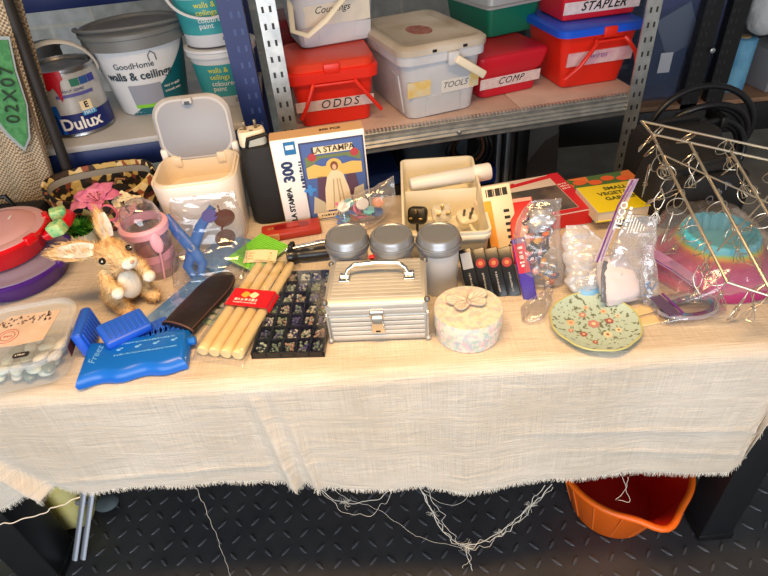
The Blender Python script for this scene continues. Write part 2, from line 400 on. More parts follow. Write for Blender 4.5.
for k, (pts, r, wb) in enumerate([
    ([(418, 486, 0), (432, 512, 0), (446, 535, 0), (467, 545, 0), (500, 533, 0), (530, 505, 0), (552, 484, 0)], .0010, .006),
    ([(420, 488, 0), (433, 514, .003), (450, 537, 0), (468, 547, .003), (504, 533, 0), (528, 507, .003), (545, 485, 0)], .0008, .012),
    ([(424, 490, 0), (438, 510, .003), (452, 533, .006), (466, 549, .003), (490, 541, 0), (520, 518, .003), (553, 487, 0)], .0006, .016),
    ([(467, 545, 0), (466, 556, 0), (470, 566, .002), (474, 578, 0)], .0009, .008),
    ([(468, 545, 0), (471, 555, 0), (463, 568, .002)], .0006, .010),
    ([(318, 489, 0), (340, 501, 0), (362, 502, 0), (385, 493, 0), (395, 487, 0)], .0008, .008),
    ([(322, 490, 0), (344, 512, 0), (362, 515, 0), (384, 506, 0), (392, 490, 0)], .0005, .01),
    ([(335, 490, 0), (352, 500, 0), (378, 510, 0), (420, 537, 0), (462, 548, 0)], .0004, .004),
    ([(425, 494, 0), (445, 504, 0), (462, 502, 0), (470, 492, 0)], .0004, .003),
    ([(196, 488, 0), (210, 520, 0), (222, 552, 0), (232, 580, 0)], .0004, .004),
    ([(-4, 526, .01), (18, 521, .01), (40, 515, .01), (58, 506, .01), (80, 497, .01)], .0012, .006),
    ([(622, 475, .03), (627, 490, .03), (629, 501, .03), (618, 500, .03)], .0005, .004),
    ([(628, 477, .03), (624, 492, .03), (616, 500, .03)], .0005, .003)]):
    thread(pts, r, wb, k)
b = B(); rnd = random.Random(9)                            # fluffy knots where the threads meet
for c_, n_, s_ in (((467, 546), 60, .02), ((433, 513), 30, .012), ((345, 502), 34, .016), ((530, 506), 30, .02), ((500, 532), 24, .014)):
    c3 = W(*c_, .66)
    for k in range(n_):
        d = V((rnd.gauss(0, 1), rnd.gauss(0, .5), rnd.gauss(0, 1))); d.normalize(); e = V((rnd.gauss(0, 1), rnd.gauss(0, .5), rnd.gauss(0, 1))).normalized()
        q = c3 + d * s_ * rnd.random(); b.tube([c3 + (q - c3) * .2, q, q + e * s_ * .4], .00028, 3)
stuff(b.out('thread_fluff', THREAD, co))

# ---- lights and camera
def area(name, loc, target, sx, sy, energy, col, spread=180):
    l = bpy.data.lights.new(name, 'AREA'); l.shape = 'RECTANGLE'; l.size = sx; l.size_y = sy; l.spread = math.radians(spread); l.energy = energy; l.color = col
    o = bpy.data.objects.new(name, l); COL.objects.link(o); o.location = loc
    o.rotation_euler = (V(target) - V(loc)).to_track_quat('-Z', 'Y').to_euler(); return o
area('garage_door_daylight', (-.3, -2.6, 1.25), (0, 1.2, .75), 3.6, 1.9, 112, (.91, .955, 1))
area('ceiling_strip_light', (-.05, .50, 2.05), (-.05, .72, 0), 1.0, .2, 12.5, (1, .60, .26), 120)
w = bpy.data.worlds.new('World'); sc.world = w; w.use_nodes = True
w.node_tree.nodes['Background'].inputs[0].default_value = (.80, .88, 1, 1); w.node_tree.nodes['Background'].inputs[1].default_value = .25
cam = bpy.data.cameras.new('Camera'); cam.sensor_width = 36; cam.lens = FPX / 768 * 36; cam.clip_start = .02
co_ = bpy.data.objects.new('Camera', cam); COL.objects.link(co_)
mw = ROT.to_4x4(); mw.translation = CAM; co_.matrix_world = mw; sc.camera = co_
sc.view_settings.view_transform = 'Standard'; sc.view_settings.look = 'None'; sc.view_settings.gamma = 1; sc.view_settings.use_curve_mapping = False
sc.view_settings.exposure = .1
sc.cycles.transparent_max_bounces = 24; sc.cycles.max_bounces = 8
# ================================================================ shelving and what stands on it
# ---- galvanised rack (middle)
ZS = .82
sl, srz, sw = fe((285, 144), (640, 91.5), ZS)
SD = .46
rk = thing('shelving_unit', 'galvanised steel shelving unit with pale chipboard shelf behind the table', 'shelving', (sl.x, sl.y, 0), srz)
hw = sw / 2
PINK = M('chipboard_pink', (214, 190, 180), .7, mix=((186, 160, 150), 7, .35, .75), bump=(80, .2))
for x0, x1 in ((-hw, .155), (.158, hw)):
    B().box(x0, x1, .004, SD, ZS - .014, ZS, .002).out('shelf_board', PINK, rk)
b = B()
prof = [(0, ZS - .004), (-.004, ZS - .008), (-.003, ZS - .018), (-.009, ZS - .022), (-.003, ZS - .028), (-.009, ZS - .034), (-.003, ZS - .040), (-.009, ZS - .046), (-.004, ZS - .052), (-.004, ZS - .062), (0, ZS - .066)]
b.smooth(False).rings([[(x, y, z) for y, z in prof + [(.012, ZS - .066), (.012, ZS - .014)]] for x in (-hw, hw)])
bm_ = b.out('shelf_beam', STEEL, rk)
b = B()
for i in range(int(sw / .011)):
    x = -hw + .006 + i * .011; b.box(x, x + .006, -.004, .010, ZS - .003, ZS + .0015)
b.out('perforated_lip', STEEL, bm_)
b = B().at(T(-.03, -.0095, ZS - .036) @ R(90, 'X')).lathe([(.006, 0), (.006, .003), (.003, .005)], 12); b.out('bolt', STEEL, bm_)
def upright(name, x, y, parent, mat, dark, z0=.004, z1=1.9, w=.044, mirror=1, h_pitch=.038):
    b = B().smooth(False)
    pf = [(0, 0), (w, 0), (w, .006), (.003, .006), (.003, .04), (0, .04)]
    pf = [(x + px * mirror, y + py) for px, py in pf]
    b.rings([[(px, py, z) for px, py in pf] for z in (z0, z1)])
    z = .4; b.mat(1)
    while z < z1 - .05:
        for dx in (.012, .030):
            b.box(x + (dx - .003) * mirror if mirror > 0 else x - dx - .003, x + (dx + .003) * mirror if mirror > 0 else x - dx + .003, y - .0006, y + .001, z - .007, z + .007)
        z += h_pitch
    return b.out(name, [mat, dark], parent)
SLOT = M('slot_shadow', (40, 40, 42), .6)
pl_ = upright('upright', -hw - .004, -.012, rk, STEEL, SLOT)
B().box(-hw + .001, -hw + .026, -.020, -.013, ZS - .05, ZS + .035, .003).out('bracket', BLACK, pl_)
pr_ = upright('upright', hw + .004, -.012, rk, STEEL, SLOT, mirror=-1)
for x, mm in ((-hw, 1), (hw, -1)): upright('upright', x, SD, rk, STEEL, SLOT, mirror=mm)
B().box(-hw, hw, SD, SD + .012, ZS - .066, ZS - .004).out('shelf_beam', STEEL, rk)
B().box(-hw, hw, .0, SD, .14, .155).out('shelf_board', PINK, rk)
B().box(-hw, hw, -.004, .010, .09, .155).out('shelf_beam', STEEL, rk)
B().box(-hw, hw, SD, SD + .006, .16, ZS - .07).out('back_panel', M('dark_back_panel', (44, 46, 50), .7), rk)

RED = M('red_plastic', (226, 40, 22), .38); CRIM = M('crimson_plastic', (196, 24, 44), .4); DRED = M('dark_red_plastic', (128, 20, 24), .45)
GREYW = M('pale_grey_plastic', (196, 198, 204), .42, mix=((182, 184, 190), 9, .4, .7)); DIRTY = M('dusty_white_lid', (198, 190, 178), .6, mix=((160, 146, 126), 7, .35, .75))
CREAM = M('cream_plastic', (226, 216, 192), .45)
def tub(name, label, cat, a, b_, h, depth, mat, top, zs=ZS, r=.02, group=None):
    """rounded tapering tub: front bottom edge between two sight points; returns thing, width"""
    loc, rz, w = fe(a, b_, zs)
    t = thing(name, label, cat, loc, rz, group); d = depth
    wt = w * top; dt = d + (wt - w)
    b = B().loft([(0, w - .01, d - .01, r, 0, d/2), (.004, w, d, r, 0, d/2), (h, wt, dt, r * 1.3, 0, d/2), (h, wt - .006, dt - .006, r*1.3, 0, d/2), (.006, w - .006, d - .006, r, 0, d/2)], cap1=True)
    b.out('body', mat, t)
    return t, w, wt, d, dt
def face(w, wt, d, dt, h):      # front wall: frame at mid bottom, tilted with the taper
    return lambda x, z: T(x, -(dt - d) / 2 * (z / h) - .0012, z) @ Matrix.Rotation(math.atan2((dt - d) / 2, h), 4, 'X') @ FRONT
def bail(pts, r, mat, t, name='handle'): return B().tube(pts, r, 8).out(name, mat, t)

# ODDS tub
h = .155; t, w, wt, d, dt = tub('storage_tub', 'red tub marked ODDS with a red bail handle on the steel shelf', 'tub', (304, 128), (371, 118.5), h, .20, RED, 1.20)
F = face(w, wt, d, dt, h)
B().loft([(h - .028, wt + .004, dt + .004, .028, 0, d/2), (h - .026, wt + .02, dt + .02, .03, 0, d/2), (h, wt + .024, dt + .024, .03, 0, d/2), (h + .003, wt + .018, dt + .018, .03, 0, d/2)]).out('rim', RED, t)
ld = B().loft([(h + .003, wt, dt, .028, 0, d/2), (h + .022, wt + .004, dt + .004, .028, 0, d/2), (h + .025, wt - .006, dt - .006, .026, 0, d/2)]).out('lid', M('orange_red_lid', (214, 62, 34), .4), t)
B().box(-.022, .022, -(dt-d)/2 - .014, -(dt-d)/2 + .01, h - .004, h + .022, .003).out('lid_tab', RED, ld)
yb = -(dt - d) / 2
bail([(-w * .28, yb - .012, h - .028), (-w * .30, yb - .020, h - .034), (-w*.42, yb - .022, h - .085), (-w*.52, yb - .014, h - .118)], .0055, RED, t)
bail([(w * .30, yb - .012, h - .028), (w*.33, yb - .020, h - .036), (w*.52, yb - .022, h - .085), (w * .64, yb - .016, h - .118)], .0055, RED, t)
B().box(-w*.29, w*.31, yb - .014, yb - .004, h - .036, h - .028, .003).out('handle_bar', RED, t)
sheet(wt * .94, .030, TAPEW, t, F(0, .062)); text('ODDS', .034, INK, t, F(.012, .062) @ T(0, 0, .001), shear=.25, sp=1.3)
# second, darker tub behind it
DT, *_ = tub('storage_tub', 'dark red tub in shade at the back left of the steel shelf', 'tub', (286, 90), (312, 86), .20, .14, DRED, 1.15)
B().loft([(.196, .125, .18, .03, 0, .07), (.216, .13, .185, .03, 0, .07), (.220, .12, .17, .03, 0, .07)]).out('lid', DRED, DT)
# bucket on the ODDS tub
zt = ZS + .155 + .0255
h2 = .15; t, w, wt, d, dt = tub('storage_bucket', 'pale grey bucket with scribbled label stacked on the ODDS tub', 'bucket', (303, 50), (373, 38), h2, .19, GREYW, 1.12, zt, .026)
F = face(w, wt, d, dt, h2)
B().loft([(h2 - .01, wt + .012, dt + .012, .03, 0, d/2), (h2 + .008, wt + .014, dt + .014, .03, 0, d/2), (h2 + .012, wt, dt, .03, 0, d/2)]).out('lid', GREYW, t)
sheet(w * .9, .055, M('cloudy_label', (214, 208, 190), .5, mix=((200, 196, 186), 25, .4, .7)), t, F(.005, .085)); text('Couplings', .026, INK, t, F(-.01, .098) @ T(0, 0, .001), shear=.4)
b = B().tube([(-w*.55, .03, h2 - .02), (-w*.62, -.03, h2 - .09), (-w*.45, -.052, h2 - .102), (-w*.2, -.056, h2 - .07), (0.02, -.05, h2 - .02), (w*.3, -.034, h2 - .004)], .008, 10, flat=.45); b.out('handle', CREAM, t)
for s in (-1, 1): B().loft([(.012, w*.22, .004, .0018, s*w*.36, -.001), (.055, w*.22, .004, .0018, s*w*.37, -.006)]).out('moulded_panel', GREYW, t)
# big grey storage box
h3 = .185; t, w, wt, d, dt = tub('storage_box', 'large pale grey lidded box marked TOOLS in the middle of the steel shelf', 'storage box', (409.5, 121), (474, 107), h3, .33, GREYW, 1.19, r=.03)
F = face(w, wt, d, dt, h3)
B().loft([(h3 - .03, wt + .002, dt + .002, .035, 0, d/2), (h3 - .028, wt + .014, dt + .014, .038, 0, d/2), (h3 - .004, wt + .016, dt + .016, .038, 0, d/2)]).out('rim', GREYW, t)
ld = B().loft([(h3 - .004, wt + .022, dt + .022, .04, 0, d/2), (h3 + .012, wt + .024, dt + .024, .04, 0, d/2), (h3 + .020, wt + .004, dt + .004, .034, 0, d/2), (h3 + .020, wt - .03, dt - .03, .03, 0, d/2), (h3 + .013, wt - .045, dt - .045, .028, 0, d/2)]).out('lid', DIRTY, t)
B().at(T(.0, d/2 - .01, h3 + .0133)).lathe([(.036, 0), (.036, .0006)], 32, sx=1, sy=1.5).out('oval_label', M('faded_red_label', (150, 84, 74), .6, mix=((176, 120, 104), 60, .4, .6)), ld)
for s in (-.035, .055): B().box(s - .006, s + .006, -(dt-d)/2 - .0135, -(dt-d)/2 - .010, h3 + .000, h3 + .007).out('slot', BLACK, ld)
yb = -(dt - d) / 2
B().box(.002, .034, yb - .024, yb - .008, h3 - .040, h3 - .004, .004).out('clasp', GREYW, t)
B().at(T(.022, yb - .02, h3 - .022) @ R(34, 'Y')).box(0, .105, -.012, .0, -.011, .011, .004).out('latch_strap', CREAM, t)
YT = M('yellowed_tape', (222, 190, 110), .45, mix=((220, 206, 170), 30, .4, .62))
sheet(w * .34, .044, YT, t, F(-w*.36, .088)); sheet(w * .50, .036, M('white_paper_label', (216, 212, 208), .6), t, F(.045, .082), t=.0004); sheet(w * .14, .04, YT, t, F(w*.46, .086))
text('TOOLS', .024, M('grey_marker', (92, 92, 96), .6), t, F(.035, .084) @ T(0, 0, .001), shear=.3)
for s in (-1, 1): B().loft([(.012, .004, .05, .0018, s * (w/2 + .002), .06), (.12, .004, .05, .0018, s * (w/2 + .014), .06)]).out('moulded_panel', GREYW, t)
B().loft([(.006, w*.52, .004, .0018, 0, -.002), (.06, w*.52, .004, .0018, 0, yb*.33 - .002)]).out('moulded_panel', GREYW, t)
# COMP tub
h4 = .115; t, w, wt, d, dt = tub('storage_tub', 'crimson tub marked COMP between the grey box and blue-rimmed tub', 'tub', (481, 99.6), (535, 88), h4, .20, CRIM, 1.14)
F = face(w, wt, d, dt, h4)
B().loft([(h4 - .045, wt + .0, dt + .0, .02, 0, d/2), (h4 - .03, wt + .012, dt + .012, .022, 0, d/2), (h4 - .002, wt + .024, dt + .024, .022, 0, d/2), (h4 + .008, wt + .022, dt + .022, .022, 0, d/2), (h4 + .012, wt + .01, dt + .01, .02, 0, d/2)]).out('lid', CRIM, t)
sheet(wt * .95, .032, TAPEW, t, F(0, .045)); text('COMP', .028, INK, t, F(.0, .046) @ T(0, 0, .001), shear=.35, sp=1.15)
# green box on it
zt = ZS + h4 + .0125
GRN = M('green_plastic', (12, 106, 84), .4)
h5 = .085; t, w, wt, d, dt = tub('storage_box', 'green box with clear grey lid stacked on the COMP tub', 'storage box', (489, 38.7), (533.5, 29), h5, .24, GRN, 1.14, zt, .015)
B().loft([(h5, wt + .012, dt + .012, .018, 0, d/2), (h5 + .006, wt + .014, dt + .014, .018, 0, d/2), (h5 + .008, wt - .01, dt - .01, .018, 0, d/2), (h5 + .05, wt - .016, dt - .016, .018, 0, d/2), (h5 + .054, wt - .03, dt - .03, .014, 0, d/2)]).out('lid', M('cloudy_grey_lid', (176, 180, 184), .3, alpha=.75), t)
# red tub with blue rim
h6 = .165; t, w, wt, d, dt = tub('storage_tub', 'red tub with bright blue rim and pink label beside the right-hand upright', 'tub', (561, 89), (619, 80), h6, .21, RED, 1.26)
F = face(w, wt, d, dt, h6); BLUE = M('bright_blue_plastic', (22, 84, 214), .38)
B().loft([(h6 - .012, wt + .006, dt + .006, .03, 0, d/2), (h6 - .01, wt + .026, dt + .026, .034, 0, d/2), (h6 + .008, wt + .028, dt + .028, .034, 0, d/2), (h6 + .012, wt + .016, dt + .016, .03, 0, d/2)]).out('rim', BLUE, t)
yb = -(dt - d) / 2
B().box(-.005, .035, yb - .020, yb - .006, h6 - .018, h6 + .01, .003).out('rim_clip', RED, t)
bail([(-w*.12, yb - .012, h6 - .025), (-w*.14, yb - .022, h6 - .034), (-w*.36, yb - .020, h6 - .09), (-w*.55, yb - .008, h6 - .125)], .006, RED, t)
bail([(w*.34, yb - .012, h6 - .025), (w*.38, yb - .022, h6 - .034), (w*.54, yb - .020, h6 - .07), (w*.64, yb - .010, h6 - .112)], .006, RED, t)
B().box(-w*.13, w*.36, yb - .014, yb - .003, h6 - .034, h6 - .026, .003).out('handle_bar', RED, t)
B().loft([(.048, w*1.045, d*1.02, .022, 0, d/2), (.055, w*1.075, d*1.06, .022, 0, d/2), (.058, w*1.05, d*1.02, .022, 0, d/2)]).out('moulded_ridge', RED, t)
sheet(wt * .86, .040, M('pink_paper_label', (212, 160, 176), .6, mix=((222, 190, 192), 30, .4, .65)), t, F(.008, .088), t=.004); text('wires', .026, M('purple_marker', (130, 90, 140), .6), t, F(.0, .094) @ T(0, 0, .0042), shear=.35)
# STAPLER box on it
zt = ZS + h6 + .0125
h7 = .095; t, w, wt, d, dt = tub('storage_box', 'crimson box marked STAPLER stacked on the blue-rimmed tub', 'storage box', (562, 22.5), (634, 13), h7, .17, CRIM, 1.10, zt, .012)
F = face(w, wt, d, dt, h7)
B().loft([(h7, wt + .012, dt + .012, .014, 0, d/2), (h7 + .018, wt + .014, dt + .014, .014, 0, d/2), (h7 + .02, wt, dt, .014, 0, d/2)]).out('lid', CRIM, t)
sheet(wt * .95, .034, TAPEW, t, F(.004, .036)); text('STAPLER', .034, INK, t, F(.008, .037) @ T(0, 0, .001), shear=.3, sp=1.1, bold=.0006)
sheet(wt * .9, .014, TAPEW, t, F(.0, .076))

# ---- blue rack (left) with paint
ZB = .90
bl, brz, bw = fe((-60, 165), (262, 121), ZB)
rb = thing('shelving_unit', 'dark blue steel shelving unit with grey shelf of paint tubs', 'shelving', (bl.x, bl.y, 0), brz)
hb = bw / 2; DB = .44
BST = M('blue_steel', (14, 36, 96), .45); GB = M('grey_shelf_board', (186, 188, 190), .5, mix=((170, 172, 176), 5, .4, .7))
B().box(-hb, hb, .0, DB, ZB - .016, ZB, .002).out('shelf_board', GB, rb)
B().box(-hb, hb, .003, .02, ZB - .075, ZB - .016, .003).out('shelf_beam', BST, rb)
B().box(-hb, hb, DB, DB + .018, ZB - .075, ZB - .01, .003).out('shelf_beam', BST, rb)
zz = W(60, -3, bl.y + DB).z
B().box(-hb, hb, DB, DB + .018, zz - .03, zz + .05, .003).out('shelf_beam', BST, rb)
upright('upright', hb + .012, -.008, rb, BST, M('pale_slots', (52, 72, 126), .5), w=.058, mirror=-1)
for x, y, mm in ((-hb, -.008, 1), (-hb, DB, 1), (hb, DB, -1)): upright('upright', x, y, rb, BST, SLOT, mirror=mm)
B().box(-hb, hb, .0, DB, .2, .216).out('shelf_board', GB, rb)
B().box(-hb, hb, .003, .02, .13, .2).out('shelf_beam', BST, rb)

def pt(px, py, z): return G(px, py, z)
# paint can
c = pt(84, 126, ZB); c.z = ZB
RC, HC = .084, .168
t = thing('paint_can', 'metal paint can with dark blue base label and red paint drip', 'paint can', c, math.radians(24))
TIN = M('tin', (176, 176, 178), .28, 1, mix=((150, 146, 140), 20, .4, .7))
B().lathe([(RC - .003, 0), (RC, .002), (RC, .006), (RC - .0015, .008), (RC - .0015, HC - .008), (RC + .001, HC - .006), (RC + .001, HC), (RC - .006, HC + .001), (RC - .008, HC - .006)], 48).out('body', TIN, t)
ld = B().lathe([(RC - .008, HC - .006), (RC - .010, HC - .001), (RC - .016, HC - .001), (RC - .018, HC - .006), (.001, HC - .005)], 48, cap0=False).out('lid', M('paint_streaked_lid', (112, 112, 112), .35, .7, mix=((150, 148, 146), 26, .4, .65)), t)
NAVY = M('navy_label', (16, 30, 104), .35); wrapsheet(RC - .001, -100, 100, .010, .060, NAVY, t)
wrapsheet(RC - .001, -100, -28, .010, .085, M('mid_blue_label', (20, 92, 190), .35), t, off=.0004)
wrapsheet(RC - .001, -100, 100, .060, HC - .012, M('pale_silver_label', (196, 196, 196), .35, .3, mix=((160, 158, 150), 14, .4, .7)), t, off=.0002)
text('Dulux', .042, WHITE, t, T(0, 0, .034) @ R(2, 'Z'), wrap=RC, bold=.001)
for k in range(3): wrapsheet(RC, 8 + k * 16, 23 + k * 16, HC - .042, HC - .024, M('swatch%d' % k, ((40, 110, 90), (40, 80, 140), (50, 60, 150))[k], .4), t, 'colour_swatch', off=.0008)
wrapsheet(RC, -22, 42, HC - .066, HC - .058, M('violet_band', (84, 84, 150), .4), t, 'name_band', off=.0008); text('colour saver', .013, M('dark_violet', (60, 56, 110), .5), t, T(0, 0, HC - .050) @ R(6, 'Z'), wrap=RC)
wrapsheet(RC, 10, 30, .064, .088, M('cream_sticker', (226, 208, 170), .6), t, 'sticker', off=.0012); text('E', .020, INK, t, T(0, 0, .077) @ R(20, 'Z'), wrap=RC + .001, bold=.0008)
wrapsheet(RC, 10, 34, .052, .064, M('cyan_sticker', (70, 150, 200), .5), t, 'sticker', off=.0012); text('MATT', .011, WHITE, t, T(0, 0, .058) @ R(22, 'Z'), wrap=RC + .001)
rp = M('wet_red_paint', (178, 18, 36), .25)
def drip(u, v):
    a = math.radians(-34 + 34 * u); top = HC; ln = .022 + .050 * math.exp(-((u - .62) / .14) ** 2) + .022 * math.exp(-((u - .2) / .25) ** 2)
    rr = RC + .0016; return (rr * math.sin(a), -rr * math.cos(a), top - ln * v)
B().grid(drip, 30, 4).out('paint_drip', rp, t)
hp = []
for i in range(21):
    a = PI * i / 20; hp.append((-(RC + .004) * math.cos(a), -.004 - .03 * math.sin(a), HC - .025 + .082 * math.sin(a)))
B().tube(hp, .0095, 8, flat=.4).out('handle', M('white_wire_handle', (206, 204, 198), .4), t)
# two dark pots behind
for (px, py), r_, hh, lb in (((24, 92), .07, .16, 'dark grey paint pot half hidden behind the left end of the paint can'), ((62, 96), .05, .15, 'small dark pot behind the middle of the paint can')):
    c = pt(px, py, ZB); c.z = ZB; o = thing('paint_pot', lb, 'paint pot', c)
    dk = M('dark_grey_pot', (62, 64, 66), .5)
    B().lathe([(r_ * .9, 0), (r_, .01), (r_, hh)], 32).out('body', dk, o); B().lathe([(r_ + .004, hh - .006), (r_ + .004, hh + .006), (r_ - .006, hh + .008)], 32).out('lid', dk, o)
# big tub
c = pt(156.5, 104, ZB); c.z = ZB; RB, RT, HB = .093, .129, .212
t = thing('paint_tub', 'big white paint tub with grey lid and walls & ceilings label', 'paint tub', c, math.radians(9))
TUBW = M('tub_white', (206, 208, 212), .4); TEAL = M('deep_teal', (14, 92, 104), .4); DGREY = M('dark_grey_lid', (106, 108, 108), .4)
def rad(z): return RB + (RT - RB) * z / HB
B().lathe([(RB - .004, 0), (RB, .003), (RT, HB)], 56).out('body', TUBW, t)
def tealfn(u, v):
    a0 = -34 + 118 * v ** .8; a = math.radians(a0 + (118 - a0) * u); z = .004 + .176 * v; rr = rad(z) + .0009
    return (rr * math.sin(a), -rr * math.cos(a), z)
B().grid(tealfn, 24, 12).out('label_band', TEAL, t)
ld = B().lathe([(RT - .001, HB - .034), (RT + .006, HB - .032), (RT + .006, HB - .006), (RT + .010, HB - .004), (RT + .010, HB + .006), (RT + .004, HB + .010), (RT - .008, HB + .010), (RT - .012, HB + .003), (.001, HB + .003)], 56, cap0=False).out('lid', DGREY, t)
text('GoodHome', .022, M('label_ink', (40, 60, 70), .5), t, T(0, 0, .140) @ R(-2, 'Z'), wrap=rad(.140) + .0014, tap=.19)
text('walls & ceilings', .030, M('label_ink', (40, 60, 70), .5), t, T(0, 0, .112) @ R(0, 'Z'), wrap=rad(.112) + .0014, tap=.19, bold=.0006)
hs = [(.040, .146), (.040, .162), (.049, .171), (.058, .162), (.058, .146)]
B().tube([((rad(z) + .0015) * math.sin(x / rad(z)), -(rad(z) + .0015) * math.cos(x / rad(z)), z) for x, z in hs], .0012, 6).out('house_logo', M('label_ink', (40, 60, 70), .5), t)
wrapsheet(rad(.035), -20, 26, .034, .088, M('swatch_grey', (138, 142, 156), .5), t, 'colour_swatch', r1=rad(.088), off=.0016)
wrapsheet(rad(.024), -20, 26, .024, .034, M('leaf_green', (120, 190, 50), .5), t, 'green_stripe', r1=rad(.034), off=.0016)
text('easy to apply', .010, WHITE, t, T(0, 0, .074) @ R(44, 'Z'), wrap=rad(.074) + .0016, tap=.19); text('smooth matt', .010, WHITE, t, T(0, 0, .060) @ R(44, 'Z'), wrap=rad(.06) + .0016, tap=.19)
hp = [((RT + .012) * math.cos(a), -(RT + .012) * math.sin(a) * .95, HB + .010 + .012 * math.sin(a)) for a in [PI * i / 24 for i in range(25)]]
B().tube(hp, .006, 8, flat=.7).out('handle', DGREY, t)
# two teal tubs
c = pt(233, 98, ZB); c.z = ZB
PT = M('teal_label', (52, 146, 152), .4); YEL = M('yellow_print', (220, 214, 60), .5)
def teal_tub(c, label, rz, wire):
    RB, RT, HB = .076, .090, .150
    t = thing('paint_tub', label, 'paint tub', c, rz, 'teal paint tubs stacked beside the blue post')
    rad = lambda z: RB + (RT - RB) * z / HB
    B().lathe([(RB - .003, 0), (RB, .003), (RT, HB)], 48).out('body', TUBW, t)
    wrapsheet(rad(.032), -110, 110, .032, .118, PT, t, r1=rad(.118))
    B().lathe([(RT - .001, HB - .016), (RT + .005, HB - .014), (RT + .005, HB - .002), (RT + .008, HB), (RT + .007, HB + .006), (RT - .004, HB + .007), (RT - .006, HB + .002), (.001, HB + .002)], 48, cap0=False).out('lid', TUBW, t)
    for s, z, m_ in (('walls &', .104, YEL), ('ceilings', .086, YEL), ('coloured', .068, WHITE), ('paint', .054, WHITE)):
        text(s, .019, m_, t, T(0, 0, z) @ R(-24, 'Z'), wrap=rad(z) + .0010, tap=.094, align='LEFT')
    wrapsheet(rad(.034), 22, 66, .034, .112, M('swatch_slate', (84, 118, 130), .5), t, 'colour_swatch', r1=rad(.112), off=.0012)
    text('GoodHome', .014, M('label_ink', (40, 60, 70), .5), t, T(0, 0, .018) @ R(38, 'Z'), wrap=rad(.018) + .001)
    if wire:
        hp = []
        for i in range(25):
            a = PI * i / 24; hp.append((-(RT + .010) * math.cos(a), -.020 - (RT - .006) * math.sin(a), HB - .012 - .062 * math.sin(a)))
        B().tube(hp, .004, 8, flat=.7).out('handle', TUBW, t)
    return t
teal_tub(c, 'teal-labelled white paint tub standing on the shelf beside the blue post', math.radians(4), False)
teal_tub(c + V((-.012, .012, .1575)), 'teal-labelled white paint tub stacked on top of another, handle hanging down', math.radians(14), True)

# ---- rolled mesh chair at far left
def lp(px, py, y=1.34): return W(px, py, y)
MESH = M('beige_mesh', (176, 156, 128), .85)
nt = MESH.node_tree; N, L = nt.nodes, nt.links
tc = N.new('ShaderNodeTexCoord'); ck = N.new('ShaderNodeTexChecker'); ck.inputs['Scale'].default_value = 210; ck.inputs['Color1'].default_value = lin((196, 178, 150)); ck.inputs['Color2'].default_value = lin((112, 98, 80))
L.new(tc.outputs['Object'], ck.inputs['Vector']); L.new(ck.outputs['Color'], N['Principled BSDF'].inputs['Base Color'])
p0, p1 = lp(28, 214), lp(-40, -40)
p0 = lp(36, 200, 1.345); p0.z = max(p0.z, .70)
ch = thing('folded_chair', 'folded chair in beige mesh fabric with a green badge at the table end', 'chair', (p0.x, p0.y, 0))
O = V((p0.x, p0.y, 0))
def rel(p): return p - O
A0, A1 = lp(-8, 208), lp(-60, -30); C0, C1 = lp(64, 203), lp(-2, -30)
def pan(u, v):
    a = A0.lerp(A1, v); c_ = C0.lerp(C1, v); p = a.lerp(c_, u)
    p.y -= .028 * math.sin(PI * u) + .010 * abs(math.sin(u * PI * 2.5)) + .004 * nz((u * 2, v * 3, 0), 2, 4); return rel(p)
b = B().grid(pan, 40, 30); b.out('mesh_panel', MESH, ch, solid=.004)
b = B().grid(lambda u, v: pan(u, v) + V((0, .07 + .05 * math.sin(PI * u), 0)), 12, 10); b.out('mesh_panel', MESH, ch, solid=.004)
DK = M('dark_brown_trim', (36, 32, 30), .6)
e0, e1 = lp(77, 196), lp(-5, -30)
ft = e0 + (e0 - e1) * ((e0.z - .006) / (e1.z - e0.z))
B().tube([rel(e0 + (e0 - e1) * ((e0.z - .02) / (e1.z - e0.z)) * .999), rel(e0), rel(e0.lerp(e1, .5)), rel(e1)], [.012, .012, .013, .014], 10).out('frame_tube', DK, ch)
q0, q1 = lp(66, 206), lp(18, 55)
B().tube([rel(q0 + V((0, -.02, 0))), rel(lp(38, 118) + V((0, -.02, 0))), rel(q1 + V((0, -.02, 0)))], .004, 8).out('seam_piping', M('brown_piping', (110, 92, 72), .7), ch)
B().box(-.01, .10, -.02, .05, .004, .03, .004).out('foot', DK, ch)
gp = [(-30, 40), (8, 40), (15, 72), (26, 105), (28, 137), (24, 147), (8, 132), (-8, 112), (-30, 100)]
def badge(poly, off, m_, nm):
    vs = [rel(W(x, y, 1.30 - off)) for x, y in poly]
    b = B(); b.smooth(False); b.rings([vs, [v + V((0, -.002, 0)) for v in vs]]); return b.out(nm, m_, ch)
bd = badge([(-32, 36), (10, 36), (17, 70), (28, 105), (31, 138), (25, 151), (7, 136), (-9, 116), (-32, 104)], 0, M('silver_piping', (150, 160, 160), .5), 'badge_border')
badge(gp, .003, M('badge_green', (52, 120, 66), .6, mix=((74, 140, 84), 90, .4, .6)), 'badge')
pa, pb = W(20, 134, 1.292), W(6, 40, 1.292)
xd = (pb - pa).normalized()
text('02X07', .042, M('badge_dark', (16, 40, 26), .6), ch, T(*(-O)) @ axes(pa.lerp(pb, .45) + V((-.008, -.003, 0)), xd, (0, -1, 0)), shear=-.2, sp=1.2)
# ---- black case near the microwave dish
loc = W(28, 222, 1.27); 
t = thing('black_case', 'black fabric case with white lettering behind the red dish', 'case', (loc.x, 1.245, ZT))
B().box(-.085, .065, -.02, .045, 0, .075, .012).out('body', M('black_fabric', (26, 27, 30), .8), t)
text('xn', .016, WHITE, t, T(.045, -.0205, .022) @ FRONT, bold=.0004)
B().tube([(-.06, .01, .07), (-.055, .01, .10), (-.01, .01, .105), (.0, .01, .07)], .006, 8).out('handle', BLACK, t)
